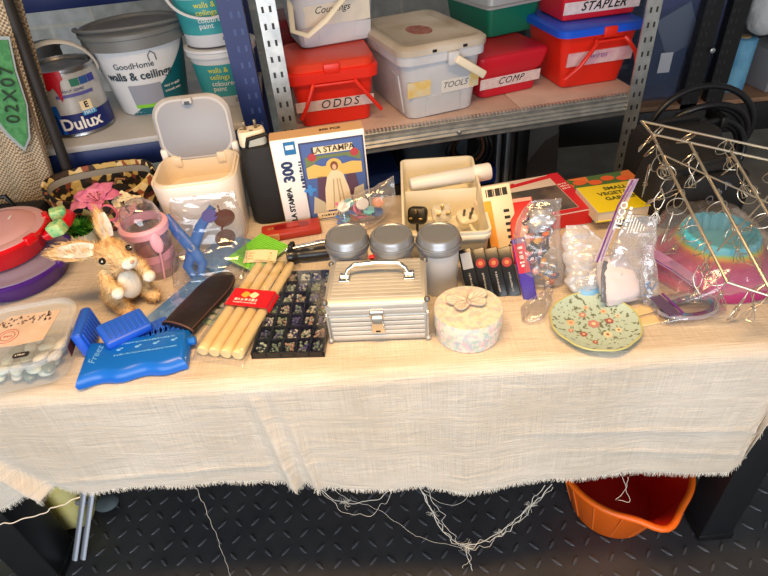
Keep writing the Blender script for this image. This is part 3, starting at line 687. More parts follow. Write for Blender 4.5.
# ================================================================ left part of the table
# ---- microwave dishes
def dish(c, r, h, mat, label, rz, hmat, lidc):
    t = thing('microwave_dish', label, 'microwave dish', c, rz)
    B().lathe([(r * .80, 0), (r * .86, .004), (r * .97, h * .55), (r, h * .62), (r, h * .78), (r - .004, h * .78), (r*.9, h*.5), (r * .8, .006), (.001, .006)], 56).out('bowl', mat, t)
    l = B().lathe([(r + .002, h * .72), (r + .004, h * .74), (r + .003, h * .86), (r - .006, h * .9), (r - .014, h * .885), (r - .02, h * .95), (r * .6, h * 1.02), (.001, h * 1.04)], 56, cap0=False).out('lid', lidc, t)
    B().lathe([(r + .003, h * .70), (r + .007, h * .72), (r + .007, h * .80), (r + .003, h * .83)], 56, False, False).out('lid_seal', mat, l)
    for a in (-28, 24):
        B().at(R(a, 'Z')).box(r - .004, r + .010, -.014, .014, h * .60, h * .90, .004).out('clip', hmat, t)
    return t, l
RDL = M('red_tinted_lid', (232, 196, 202), .2, alpha=.62); PUR = M('purple_plastic', (70, 24, 130), .3); PUL = M('purple_tinted_lid', (176, 168, 200), .25, alpha=.6)
REDG = M('glossy_red_plastic', (214, 8, 24), .25)
c0 = G(24, 277); c0.z = ZT
dish(c0, .112, .062, PUR, 'purple microwave dish with cloudy lid under the red dish', .3, PUR, PUL)
c1 = c0 + V((-.012, .004, .0655))
t, l = dish(c1, .100, .066, REDG, 'red microwave dish with cloudy pink lid on top of the purple dish', .1, REDG, RDL)
a = thing
# steam handle with green marbled pads
GPAD = patch_mat('green_marble', [(96, 190, 110), (150, 214, 150), (200, 220, 150), (110, 200, 140)], 60, .5, 'NOISE')
hd = B().at(T(.098, .028, .040)).tube([(0, -.035, -.01), (.035, -.034, 0), (.046, -.01, .004), (.046, .02, .004), (.03, .04, 0), (0, .04, -.01)], .009, 10, flat=1.3).out('side_handle', REDG, t)
B().at(T(.132, -.010, .046) @ R(-15, 'Y') @ R(-10, 'Z')).box(-.017, .017, -.014, .014, -.014, .014, .005).out('grip_pad', GPAD, hd)
B().at(T(.118, .052, .048) @ R(20, 'Z')).box(-.017, .017, -.014, .014, -.012, .014, .005).out('grip_pad', GPAD, hd)
lg = B().at(T(-.012, -.012, .0690)).prism(rrect(.052, .022, .009), 0, .001).out('red_badge', REDG, l); text('sistema', .011, WHITE, l, T(-.012, -.012, .0702))
B().at(T(-.03, -.0, .0685)).box(.06, .064, .02, .034, 0, .0008).out('vent_mark', WHITE, l)

# ---- tub of pebbles
a_, rz, w_ = fe((2, 390), (60, 382))
O3 = G(37, 362); O3.z = ZT
t = thing('food_tub', 'clear food tub of smooth pebbles with worn paper label on its lid', 'tub', O3, math.radians(9))
CLR = M('clear_plastic', (226, 232, 236), .15, alpha=.22)
LW, LD, LH = .180, .178, .074
B().loft([(.0, LW - .05, LD - .05, .03), (.003, LW - .04, LD - .04, .035), (LH - .012, LW - .018, LD - .018, .045), (LH - .010, LW - .004, LD - .004, .05), (LH - .006, LW - .004, LD - .004, .05)], 7, True, False).out('body', CLR, t)
ld = B().loft([(LH - .014, LW, LD, .052), (LH - .004, LW + .004, LD + .004, .054), (LH, LW, LD, .052), (LH + .001, LW - .012, LD - .012, .048), (LH - .005, LW - .024, LD - .024, .042), (LH - .004, LW - .03, LD - .03, .04)], 7, False, True).out('lid', M('cloudy_clear_lid', (220, 226, 230), .2, alpha=.30), t)
PAP = M('worn_paper', (214, 190, 170), .7, mix=((226, 208, 196), 26, .4, .65))
B().prism([(-.056, -.022), (.0, -.052 + .02), (.048, -.03), (.060, .052), (-.03, .058), (-.060, .03)], LH - .0035, LH - .0028).out('paper_label', PAP, ld)
rr = random.Random(4); b = B()
for k in range(60):
    x, y = rr.uniform(-.052, .048), rr.uniform(.024, .048); b.box(x, x + rr.uniform(.001, .004), y, y + rr.uniform(.002, .007), LH - .0028, LH - .0024)
b.out('small_print', M('faded_print', (110, 92, 92), .7), ld)
b = B()
for r_ in (.018, .012):
    b.tube([(-.018 + r_ * math.cos(2*PI*i/20), -.002 + r_ * math.sin(2*PI*i/20), LH - .0024) for i in range(20)], .0007, 5, True)
b.out('stamp', M('red_stamp', (196, 110, 110), .7), ld); scrib(ld, T(-.018, -.002, LH - .0027), .014, 1, .008, M('red_stamp', (196, 110, 110), .7), 7, 'stamp_mark')
B().at(T(.020, -.060, 0)).prism(rrect(.026, .012, .004), LH - .0035, LH - .0026).out('dark_tag', M('dark_tag', (44, 42, 44), .5), ld)
scrib(ld, T(.020, -.060, LH - .0025), .018, 1, .005, WHITE, 8)
B().at(T(LW/2 - .013, -.004, .038) @ R(5, 'Y')).box(-.0006, .0006, -.024, .02, -.018, .016).out('brown_label', M('brown_label', (96, 46, 34), .6), t)
PEB = [M('pebble_pale', (206, 214, 196), .3), M('pebble_green', (120, 136, 122), .3), M('pebble_cream', (224, 218, 200), .35), M('pebble_dark', (70, 84, 82), .3)]
rr = random.Random(12)
k = 0
for lay, n in ((.011, 16), (.023, 14)):
    for i in range(n):
        gx, gy = i % 4, i // 4
        x = -.043 + gx * .028 + rr.uniform(-.003, .003) + (.008 if lay > .02 else 0); y = -.041 + gy * .027 + rr.uniform(-.003, .003)
        o = B().at(T(*(O3 + V((x, y, lay)))) @ R(rr.uniform(0, 180), 'Z') @ R(rr.uniform(-14, 14), 'X')).ball((0, 0, 0), (.015, .0105, .0066), 12, 7).out('pebble', PEB[rr.choice((0, 0, 1, 2, 2, 3))])
        tag(o, 'smooth pebble inside the clear food tub', 'pebble', 'pebbles in the clear food tub')
# ---- ice pack
pl, pr, qb = G(78, 392), G(189, 373), G(90, 356)
rz = math.atan2(pr.y - pl.y, pr.x - pl.x); IW = (pr - pl).length; ID = .100; IH = .027
t = thing('freezer_block', 'large blue freezer block with wavy front edge by the table edge', 'freezer block', pl, rz)
ICE = M('ice_blue', (10, 104, 206), .32, sss=.0); 
def wavy(k, inset):
    pts = []
    n = 36
    for i in range(n + 1):
        u = i / n; pts.append((u * IW, .004 - .0032 * math.cos(u * 2.5 * 2 * PI) + inset))
    for i in range(n + 1):
        u = 1 - i / n; pts.append((u * IW, ID + .003 * math.cos(u * 2.5 * 2 * PI) - inset))
    cx, cy = IW / 2, ID / 2
    out = []
    for x, y in pts:
        fx = (x - cx) / (IW / 2); sx = 1 - 2 * inset / IW
        out.append((cx + (x - cx) * sx, y))
    return out
b = B(); b.rings([[(x, y, z) for x, y in wavy(3, i_)] for z, i_ in ((0, .006), (.003, .001), (.012, 0), (IH - .008, .003), (IH - .002, .008), (IH, .014))]); b.out('body', ICE, t)
LB = M('pale_blue_print', (110, 176, 236), .5)
text('Freez', .020, LB, t, T(.027, .058, IH) @ R(80, 'Z'), name='printed_word', shear=.3)
for i in range(4):
    b = B().at(T(.066 + i * .032, .062 + i*.001, IH)); b.ball((0, 0, 0), (.0045, .003, .0012), 10, 5); b.ball((.005, .003, 0), (.0028, .002, .001), 8, 5); b.out('embossed_penguin' if 0 else 'embossed_mark', LB, t)
scrib(t, T(.115, .076, IH), .10, 1, .005, LB, 3); scrib(t, T(.115, .048, IH), .11, 1, .005, LB, 5)
B().at(T(IW + .001, .066, .016) @ R(90, 'Y')).lathe([(.007, -.004), (.008, 0), (.008, .008), (.006, .010)], 18).out('filler_cap', M('cap_blue', (14, 110, 210), .35), t)
# ---- small ribbed blocks
IB2 = M('block_blue', (34, 96, 218), .4)
def block(label, m):
    t = thing('cool_block', label, 'cool block', m=m)
    B().box(-.042, .042, -.027, .027, 0, .019, .005).out('body', IB2, t)
    for i in range(8):
        x = -.033 + i * .0094; B().box(x - .0022, x + .0022, -.020, .020, .0185, .0215, .001).out('rib', IB2, t)
    return t
pb = G(92, 343)
block('small ribbed blue cool block standing on edge beside the food tub', T(pb.x - .008, pb.y, ZT + .028) @ R(97, 'Z') @ R(84, 'X'))
p2 = G(142, 341)
t1 = block('small ribbed blue cool block lying under the tilted one', T(p2.x + .018, p2.y + .004, ZT) @ R(34, 'Z'))
block('small ribbed blue cool block tilted on top of another in front of the rabbit', T(p2.x - .020, p2.y - .002, ZT + .0285) @ R(38, 'Z') @ R(13, 'X') @ R(4, 'Y'))
p3 = G(166, 345); block('small ribbed blue cool block lying flat behind the large freezer block', T(p3.x + .002, p3.y + .012, ZT) @ R(6, 'Z'))

# ---- straw rabbit
def remesh(b, vox, smooth=6):
    o = b.out('tmp', WHITE); m = o.modifiers.new('r', 'REMESH'); m.mode = 'VOXEL'; m.voxel_size = vox; m.use_smooth_shade = True
    s = o.modifiers.new('s', 'SMOOTH'); s.iterations = smooth; s.factor = .5
    dg = bpy.context.evaluated_depsgraph_get(); me = bpy.data.meshes.new_from_object(o.evaluated_get(dg)); bpy.data.objects.remove(o); return me
base = G(134, 302) + V((0, 0, .005))
t = thing('toy_rabbit', 'straw rabbit ornament with one ear flopped sideways', 'ornament', base, math.radians(46)); t.scale = (1.1,) * 3
STRAW = M('straw', (206, 164, 106), .85, mix=((232, 206, 160), 30, .38, .62), bump=(260, .6))
b = B()
b.ball((0, .015, .040), (.036, .034, .042)); b.ball((0, .008, .070), (.027, .025, .034))          # body, chest
b.ball((-.002, -.004, .108), (.029, .032, .028)); b.ball((.006, -.028, .100), (.017, .020, .015))  # head, muzzle
b.ball((-.008, -.020, .092), (.016, .014, .012))
for s in (-1, 1):
    b.tube([(s*.024, .0, .082), (s*.033, -.018, .066), (s*.030, -.034, .058)], [.013, .012, .010], 10)     # arms
    b.ball((s*.030, -.037, .056), (.011, .010, .010))
    b.ball((s*.026, .008, .022), (.020, .030, .023)); b.ball((s*.027, -.026, .010), (.014, .026, .011))    # haunches, feet
b.ball((0, .05, .03), (.016, .014, .016))
def ear(base, tip, wd, nrm):
    base, tip = V(base), V(tip); ax = tip - base; nrm = V(nrm).normalized(); sd = ax.cross(nrm).normalized(); rings = []
    for i in range(15):
        u = i / 14; c = base + ax * u + nrm * (.010 * math.sin(PI * u)); w_ = wd * (math.sin(PI * (u * .86 + .10)) ** .8) + .0015
        rings.append([c + sd * (w_ * math.cos(a)) + nrm * (.0045 * math.sin(a) - .006 * (1 - abs(math.cos(a))) * 0) for a in [2*PI*k/12 for k in range(12)]])
    return rings
e1 = ear((-.018, .006, .122), (-.082, .062, .127), .020, (.38, -1, .40)); e2 = ear((.004, .006, .128), (.012, .018, .186), .013, (-.3, -1, .2))
b.rings(e1); b.rings(e2)
me = remesh(b, .0032, 3); me.name = 'body'; me.materials.clear(); me.materials.append(STRAW)
body = bpy.data.objects.new('body', me); COL.objects.link(body); body.parent = t
# straw strands over the surface
rr = random.Random(5); b = B(); vs = me.vertices
for k in range(5200):
    v = vs[rr.randrange(len(vs))]; p = v.co.copy(); n_ = v.normal.copy()
    dn = V((rr.gauss(0, .35), .25 + rr.gauss(0, .3), -.75 + rr.gauss(0, .35)))
    if p.z > .09: dn = V((rr.gauss(0, .4), .8, .25 + rr.gauss(0, .3)))
    if p.y > .034 and p.z > .1 and p.x < -.01: dn = V((-.5, .85 + rr.gauss(0, .15), rr.gauss(0, .25)))
    if p.z > .134 and p.x > -.03: dn = V((rr.gauss(0, .15), .1, 1))
    tg = (dn - n_ * dn.dot(n_)); 
    if tg.length < .1: continue
    tg.normalize(); L_ = rr.uniform(.006, .014); sd = tg.cross(n_) * .00035
    q = p + n_ * .0006; e = q + tg * L_ + n_ * rr.uniform(.0003, .0028)
    b.mat(rr.choice((0, 0, 1, 2))); b.f([b.v(q - sd), b.v(q + sd), b.v(e + sd * .4), b.v(e - sd * .4)])
stuff(b.out('straw_strands', [M('straw_gold', (210, 168, 108), .8), M('straw_pale', (236, 212, 168), .8), M('straw_dark', (168, 122, 72), .85)], t, fix=False))
for s in (-1, 1):
    b = B().at(T(-.002 + s * .0245, -.022, .114)); b.ball((0, 0, 0), (.0062, .0062, .0062)); o = b.out('eye', M('eye_black', (12, 10, 10), .08), t)
    B().at(T(-.002 + s * .0265, -.0268, .1165)).ball((0, 0, 0), (.0016, .0016, .0016), 8, 5).out('eye_glint', WHITE, o)
SIS = M('white_sisal', (238, 230, 214), .9, bump=(200, .5))
B().ball((.008, -.042, .099), (.015, .010, .011)).out('muzzle', SIS, t); B().ball((.009, -.0515, .104), (.0042, .003, .003), 10, 6).out('nose', M('nose_pink', (196, 150, 132), .6), t)
for s in (-1, 1): B().ball((s*.0305, -.041, .056), (.0115, .0100, .0105)).out('paw', SIS, t)
IE = M('inner_ear', (200, 190, 176), .85, mix=((226, 218, 206), 40, .4, .6))
for rg in (e1, e2):
    cen = [sum((V(p) for p in r), V()) / 12 for r in rg]; sd = (rg[7][0] - rg[7][6]).normalized()
    b = B(); b.grid(lambda u, v: cen[2 + int(round(v * 10))] + sd * (u - .5) * 1.25 * (rg[2 + int(round(v*10))][0] - cen[2 + int(round(v*10))]).length + (V((.38, -1, .40)).normalized()) * (.0078 - .003 * (1 - abs(2*u-1))), 6, 10)
    b.out('inner_ear', IE, t)
B().ball((0, -.020, .048), (.022, .012, .03)).out('belly', SIS, t)

# ---- green tuft in a pot
c = G(88, 246)
t = thing('artificial_grass_plant', 'small spiky green artificial plant behind the rabbit', 'artificial plant', c); t.scale = (1.22,) * 3
B().lathe([(.018, 0), (.021, .002), (.025, .035), (.023, .035), (.020, .006)], 24).out('pot', M('frosted_pot', (206, 210, 200), .3, alpha=.7), t)
B().lathe([(.022, .018), (.022, .031), (.001, .033)], 20).out('moss', M('moss', (70, 96, 44), .9, bump=(200, .8)), t)
rr = random.Random(8); b = B()
for k in range(230):
    az = rr.uniform(0, 2*PI); el = rr.uniform(.15, 1.25); d = V((math.cos(az) * math.cos(el), math.sin(az) * math.cos(el), math.sin(el))); L_ = rr.uniform(.026, .042)
    p0 = V((d.x * .008, d.y * .008, .030)); p1 = p0 + d * L_ * .6 + V((0, 0, .004)); p2 = p0 + d * L_ + V((0, 0, -.004))
    sd = d.cross(V((0, 0, 1))).normalized() * .0014
    b.mat(k % 2); vv = [b.v(p0 - sd), b.v(p0 + sd), b.v(p1 + sd * .8), b.v(p1 - sd * .8)]; b.f(vv); b.f([vv[3], vv[2], b.v(p2)])
stuff(b.out('blades', [M('blade_green', (44, 130, 32), .5), M('blade_lime', (104, 172, 52), .5)], t, fix=False))

# ---- patterned bag
c = G(117, 221); c.z = ZT
t = thing('fabric_basket', 'oval fabric basket with animal-print band standing open behind the flowers', 'basket', c, math.radians(10))
PRT = patch_mat('animal_print', [(30, 22, 18), (196, 164, 90), (60, 40, 26), (214, 190, 130), (120, 56, 40), (20, 16, 14)], 75, .7)
BX, BY, BH = .126, .070, .116
def orim(a, k, z):
    lift = .018 * math.sin(a) + .010 * math.cos(2 * a)
    return (BX * k * math.cos(a), BY * k * math.sin(a) * (1 + .1 * math.sin(a)), z + (lift if z > .03 else 0))
N_ = 64; an = [2*PI*i/N_ for i in range(N_)]
B().rings([[orim(a, k, z) for a in an] for k, z in ((.80, 0), (.86, .004), (.97, .05), (1.0, BH - .02), (.975, BH - .02), (.84, .008))]).out('side', PRT, t)
b = B(); b.rings([[orim(a, k, z) for a in an] for k, z in ((1.0, BH - .034), (1.035, BH - .032), (1.055, BH - .012), (1.03, BH + .002), (.99, BH + .002), (.965, BH - .010))], False, False); b.out('rim_band', patch_mat('rim_print', [(30, 22, 18), (206, 176, 104), (60, 40, 26), (226, 204, 150), (150, 80, 50), (20, 16, 14), (214, 186, 120)], 62, .6, bump=.3), t)
B().rings([[orim(a, k, z) for a in an] for k, z in ((.97, BH - .012), (.95, .05), (.83, .012))], False, True).out('lining', M('grey_lining', (150, 146, 138), .8), t)
o = B().at(T(*(c + V((.058, .012, .052))))).ball((0, 0, 0), (.030, .026, .026), 20, 12).out('bauble', M('copper_bauble', (150, 84, 44), .4)); tag(o, 'brown copper bauble inside the fabric basket', 'bauble')
o = thing('black_pouch', 'black cloth pouch inside the fabric basket', 'pouch', c + V((.018, .022, .020)), .3)
B().ball((0, 0, .035), (.04, .026, .036), 20, 12).out('body', M('black_cloth', (24, 22, 22), .9, bump=(40, 1)), o); B().tube([(.0, 0, .066), (.012, 0, .084), (.03, 0, .078)], .003, 6).out('drawstring', M('tan_cord', (150, 110, 70), .8), o)

# ---- pink lily and blossoms
def petal(b, base, d, up, L_, wd, curl, nu=6, nv=9):
    d = V(d).normalized(); up = V(up).normalized(); sd = d.cross(up).normalized(); up = sd.cross(d)
    def fn(u, v):
        w_ = wd * math.sin(PI * (v * .93 + .04)) ** .75; x = (u - .5) * 2
        return V(base) + d * (L_ * v * (1 - .15 * curl * v)) + sd * (w_ * x) + up * (.30 * L_ * v * (1 - v) * 2 - curl * L_ * v * v * .6 + .12 * w_ * abs(x) + .003 * math.sin(v * 14 + x * 2))
    b.grid(fn, nu, nv)
PK = M('lily_pink', (206, 96, 146), .6, mix=((226, 136, 168), 30, .35, .6)); PKD = M('stamen', (150, 70, 40), .7)
c = G(112, 240); c.z = ZT
t = thing('artificial_lily', 'big pink artificial lily leaning out of the fabric basket', 'artificial flower', c)
ctr = V((.002, .012, .098)); st = [(0.03, .06, .03), (.015, .04, .065), tuple(ctr)]
B().tube(st, .0025, 8).out('stem', M('stem_green', (64, 92, 40), .7), t)
for k, (az, el, L_, wd) in enumerate(((200, 6, .070, .021), (168, 22, .066, .020), (110, 42, .056, .020), (50, 40, .060, .020), (12, 20, .058, .020), (278, 4, .048, .019))):
    a = math.radians(az); e = math.radians(el); d = V((math.cos(a) * math.cos(e), math.sin(a) * math.cos(e), math.sin(e)))
    b = B(); petal(b, ctr, d, (0, -.3, 1), L_, wd, .35); b.out('petal', PK, t, solid=.0008)
for k in range(5):
    a = 2*PI*k/5; p = ctr + V((.014 * math.cos(a), -.008 + .012 * math.sin(a), .024)); b = B(); b.tube([ctr, p], .0008, 5); b.ball(p, (.0035, .0018, .0018), 8, 5); b.out('stamen', PKD, t)
b = B()
for k in range(26):
    u = k / 25; b_ = 0
loop = [ctr + V((.026 + .018 * math.cos(a), -.026, -.016 + .020 * math.sin(a))) for a in [2*PI*i/24 for i in range(24)]]
B().tube(loop, .004, 8, True, flat=.6).out('curled_ribbon', M('pink_ribbon', (216, 112, 140), .5), t)
c = G(137, 240); c.z = ZT
t = thing('blossom_spray', 'spray of cream and pale pink blossoms beside the pink lily', 'artificial flower', c)
rr = random.Random(21)
for k, (x, y, z, m_) in enumerate(((-.024, .03, .088, 0), (-.008, .036, .100, 0), (.006, .028, .092, 0), (-.012, .012, .070, 1), (.012, .020, .076, 1), (.020, .034, .088, 0), (-.026, .004, .052, 1), (.002, .004, .056, 1))):
    fl = B(); cc = V((x, y, z)); n_ = V((rr.uniform(-.4, .4), -.8, .6)).normalized(); s1 = n_.cross(V((0, 0, 1))).normalized(); s2 = n_.cross(s1)
    for q in range(5):
        a = 2*PI*q/5 + k; petal(fl, cc, s1 * math.cos(a) + s2 * math.sin(a) + n_ * .35, n_, .015, .0066, .2, 4, 5)
    o = fl.out('blossom', (M('blossom_cream', (240, 226, 190), .7), M('blossom_pink', (240, 180, 180), .7))[m_], t)
    B().ball(cc + n_ * .002, .0026, 8, 5).out('blossom_centre', M('yellow_centre', (220, 190, 80), .7), o)
B().tube([(.0, .05, .02), (-.004, .034, .06), (-.008, .036, .098)], .0016, 6).out('stem', M('stem_green', (64, 92, 40), .7), t)
for k in range(4): b = B(); petal(b, V((-.02 + k*.012, .03, .05)), V((-.5 + .4*k, -.5, .1)), (0, 0, 1), .03, .008, .3); b.out('leaf', M('leaf_olive', (96, 120, 60), .6), t, solid=.0006)

# ---- pink lidded cup
c = G(161, 270); c.z = ZT; RC = .0435
t = thing('lidded_cup', 'clear cup with pink collar, domed lid and pink spoon', 'cup', c, math.radians(0)); t.scale = (1.04, 1.04, 1.27)
PKP = M('pastel_pink', (236, 176, 196), .4); CC = film('cup_clear', (240, 236, 240), base=.10, edge=.55, rough=.08, white=.25)
B().lathe([(RC * .86, 0), (RC * .9, .003), (RC, .088), (RC - .002, .088), (RC * .88, .005), (.001, .004)], 40).out('tumbler', CC, t)
B().lathe([(RC + .0005, .082), (RC + .004, .083), (RC + .005, .094), (RC + .001, .099), (RC - .004, .098), (RC - .004, .084)], 40, False, False).out('collar', PKP, t)
B().lathe([(RC * .92, .097), (RC * .90, .110), (RC * .74, .126), (RC * .45, .135), (.001, .138)], 40, False, False).out('dome_lid', CC, t)
B().lathe([(RC * .90, .016), (RC * .965, .048), (RC * .93, .048), (RC * .87, .016)], 40, False, False).out('inner_band', M('pink_band', (232, 170, 190), .4, alpha=.85), t)
b = B(); b.at(T(.030, -.038, .070) @ R(28, 'Z') @ R(-4, 'X')); b.ball((0, 0, .004), (.0115, .004, .019), 18, 12); b.tube([(0, 0, -.012), (-.004, 0, -.036), (-.010, .002, -.062)], [.0036, .003, .0036], 8, flat=.6); b.out('spoon', PKP, t)
# ---- white bin with open lid
pf, rz, w_ = fe((165, 244), (250, 236))
c = G(215, 229); c.z = ZT; WB = .188; HBN = .160
t = thing('waste_bin', 'white rounded square bin with grey lid standing open', 'bin', c, math.radians(4))
WBN = M('bin_white', (236, 230, 222), .35)
ins = .0035
B().loft([(0, WB*.86, WB*.80, .035), (.003, WB*.88, WB*.82, .04), (HBN, WB, WB*.92, .048), (HBN + .002, WB - .002, WB*.92 - .002, .047), (HBN, WB - .008, WB*.92 - .008, .044), (.01, WB*.86, WB*.80, .038)], 8, True, True).out('body', WBN, t)
IN = M('bin_inner_cream', (230, 216, 194), .5)
B().loft([(HBN - .0, WB - .008, WB*.92 - .008, .044), (HBN + .006, WB - .012, WB*.92 - .012, .042), (HBN + .006, WB - .022, WB*.92 - .022, .038), (HBN - .05, WB - .03, WB*.92 - .03, .036)], 8, False, True).out('inner_bucket', IN, t)
lm = T(0, WB*.45 - .004, HBN - .016) @ R(80, 'X') @ Matrix.Diagonal((.93, .82, 1, 1))      # lid plane: x across, y up the lid
LG = M('lid_grey', (148, 151, 160), .45); 
b = B().at(lm @ T(0, WB*.47 + .006, 0)); b.loft([(.010, WB - .012, WB*.93 - .01, .05), (.003, WB + .002, WB*.93 + .004, .054), (-.004, WB + .002, WB*.93 + .004, .054), (-.012, WB - .02, WB*.93 - .02, .05)], 8); lid = b.out('lid', M('lid_rim_grey', (178, 176, 176), .45), t)
b = B().at(lm @ T(0, WB*.47 + .006, 0)); b.loft([(.0101, WB - .022, WB*.93 - .02, .048), (.0106, WB - .024, WB*.93 - .022, .047)], 8); b.out('inner_face', LG, lid)
b = B().at(lm @ T(0, WB*.90, .010)); b.box(-.012, .012, -.006, .010, 0, .010, .002); b.out('latch', M('lid_rim_grey', (196, 194, 192), .45), lid)
b = B().at(lm @ T(0, WB*.885, .0135)); b.box(-.006, .006, -.005, .004, 0, .008); b.out('latch_hole', BLACK, lid)
for s in (-1, 1): B().box(s*WB*.44 - .008, s*WB*.44 + .008, WB*.40, WB*.47, HBN - .01, HBN + .022, .004).out('hinge', WBN, t)
for s in (-.3, .25): B().box(s*WB - .01, s*WB + .01, WB*.36, WB*.40, HBN - .02, HBN + .004, .002).out('inner_tab', IN, t)
# black bag behind bin, plug on top
c = V((-.254, 1.232, ZT))
t = thing('black_bag', 'black fabric bag slumped between the bin and the puzzle box', 'bag', c, .1)
BF = M('black_nylon', (20, 20, 22), .7, bump=(30, .8))
b = B(); b.rings([[(.052 * k * math.copysign(abs(math.cos(a)) ** .6, math.cos(a)) + .004 * nz((a, z * 9, 0), 2, 3), .045 * k * math.copysign(abs(math.sin(a)) ** .6, math.sin(a)), z) for a in [2*PI*i/32 for i in range(32)]] for z, k in ((0, .92), (.01, 1), (.10, 1.02), (.17, .94), (.192, .8))]); b.out('body', BF, t)
B().tube([(-.03, -.02, .185), (-.02, -.035, .215), (.02, -.03, .22), (.035, -.01, .185)], .005, 8).out('strap', BF, t)
ct = W(252, 146, 1.235)
t = thing('travel_adaptor', 'cream travel adaptor with two metal pins up on the black bag', 'adaptor', (c.x - .012, c.y - .005, ZT + .1925), .25)
b = B(); b.loft([(0, .058, .04, .012), (.004, .062, .044, .014), (.030, .060, .042, .014), (.034, .054, .036, .012)]); b.out('body', CREAM, t)
for s in (-1, 1): B().box(s*.012 - .0032, s*.012 + .0032, -.003, .003, .034, .054, .001).out('pin', M('brass_pin', (120, 104, 80), .35, .8), t)
for x, y in ((-.020, .006), (.020, .008), (0, -.010)): B().box(x - .004, x + .004, y - .0025, y + .0025, .0338, .0345).out('socket_hole', BLACK, t)

# ---- clear bag of blue pliers / glasses
P = lambda px, py, dz=0: G(px, py, ZT + dz) 
b0, b1 = P(205, 296, .012), P(205, 296, .0)
c = G(212, 276); c.z = ZT; KS = Matrix.Translation(c) @ Matrix.Scale(1.2, 4) @ Matrix.Translation(-c)
sp = [(c + V((.0, -.03, .006)), .066, .004), (c + V((0, .0, .022)), .072, .020), (c + V((.002, .032, .050)), .074, .022), (c + V((.004, .052, .085)), .070, .016), (c + V((.004, .060, .118)), .064, .004), (c + V((.004, .064, .130)), .062, .002)]
sp = [(KS @ p_, a_ * 1.1, b_ * 1.2) for p_, a_, b_ in sp]
o = bag(sp, (1, .05, 0), FILM, 3, .010, name='plastic_bag', s=24); tag(o, 'clear plastic bag holding blue spring clamps in front of the bin', 'plastic bag')
B().at(KS @ axes(c + V((.018, .030, .106)), (1, .05, 0), (0, -.7, .7))).prism([(.014 * math.cos(2*PI*i/20), .012 * math.sin(2*PI*i/20)) for i in range(20)], 0, .0006).out('round_sticker', M('navy_sticker', (50, 54, 130), .5), o)
CB = M('clamp_blue', (40, 98, 178), .4)
t = thing('spring_clamp', 'blue plastic spring clamp inside the clear bag by the bin', 'clamp', m=KS @ axes(c + V((-.026, .022, .048)), (1, .05, .1), (0, -.80, .6)))
for s, nm in ((-1, 'jaw'), (1, 'jaw')):
    b = B(); b.tube([(s*.004 - .002, -.054, 0), (s*.014 - .002, -.03, 0), (0, 0, .002*s), (-s*.020, .034, .002*s), (-s*.030 - (.004 if s > 0 else -.020), .066, .002*s)], [.006, .009, .011, .010, .007], 12, flat=.6); b.out('jaw', CB, t)
B().at(T(0, 0, -.008)).lathe([(.006, 0), (.006, .016)], 16).out('pivot', STEEL, t)
B().tube([(.008 * math.cos(a), .008 * math.sin(a) + .002, -.006 + .0006 * a) for a in [i * .5 for i in range(24)]], .0012, 6).out('spring', STEEL, t)
t = thing('sunglasses', 'brown tinted glasses inside the clear bag by the bin', 'glasses', m=KS @ axes(c + V((.036, .036, .076)), (.2, .05, 1), (.5, -.8, .2)))
BRN = M('brown_tint', (96, 56, 46), .15, alpha=.75)
for s in (-1, 1):
    B().at(T(s * .020, 0, 0)).lathe([(.017, 0), (.017, .0015), (.001, .003)], 24, sy=1.1).out('lens', BRN, t)
B().tube([(-.004, .004, .002), (0, .007, .002), (.004, .004, .002)], .002, 6).out('bridge', BRN, t)
for s in (-1, 1): B().tube([(s*.036, .008, 0), (s*.034, .004, -.02), (s*.02, 0, -.024)], .0018, 6).out('temple', BRN, t)

# ---- blue packet with glasses pouch
a0, a1 = G(166, 332), G(206, 332)
c = G(187, 306); c.z = ZT
t = thing('blue_folder', 'blue plastic-wrapped folder under the dark glasses pouch', 'folder', c, math.radians(-30))
BLF = M('mid_blue_card', (72, 132, 196), .35, mix=((92, 150, 208), 20, .4, .6))
B().box(-.042, .048, -.080, .080, 0, .012, .003).out('cover', BLF, t)
f_ = B().grid(lambda u, v: (-.046 + .10 * u, -.085 + .17 * v, .0128 + .0022 * abs(nz((u * 4, v * 6, 0), 1.6, 2)) + .0006), 24, 30).out('film_wrap', FILM, t)
def pouch(u, inset=0):
    # outline along a long leaf: flat mouth at one end, round tip at the other
    pts = []
    return pts
t = thing('glasses_pouch', 'dark brown glasses pouch lying on the blue folder', 'pouch', m=T(*(G(180, 336) + V((.0, .0, .020)))) @ R(66, 'Z') @ R(3, 'X') @ Matrix.Scale(1.2, 4))
LEA = M('dark_leather', (32, 24, 25), .36, bump=(90, .35))
rings = []
for i in range(21):
    u = i / 20; w_ = .031 * (1 if u < .6 else math.sqrt(max(0, 1 - ((u - .6) / .4) ** 2 * .96))) * (1 - .08 * (1 - u)); th = .0085 * (1 if u < .7 else math.sqrt(max(.02, 1 - ((u - .7) / .3) ** 2)))
    rings.append([(u * .150, w_ * math.copysign(abs(math.cos(a)) ** .7, math.cos(a)), th * math.sin(a) * (1 + .15 * math.sin(u * 9))) for a in [2*PI*k/24 for k in range(24)]])
B().rings(rings).out('body', LEA, t)
B().tube([(.002, .0285 * math.cos(a), .009 * math.sin(a)) for a in [2*PI*k/24 for k in range(24)]], .0016, 6, True).out('mouth_edge', M('leather_edge', (96, 66, 60), .5), t)
B().tube([(u * .150, -.031 * (1 if u < .6 else math.sqrt(max(0, 1 - ((u - .6) / .4) ** 2 * .96))) * (1 - .08 * (1 - u)) * .93, .004) for u in [i / 20 for i in range(20)]], .0008, 5).out('seam', M('leather_edge', (96, 66, 60), .5), t)

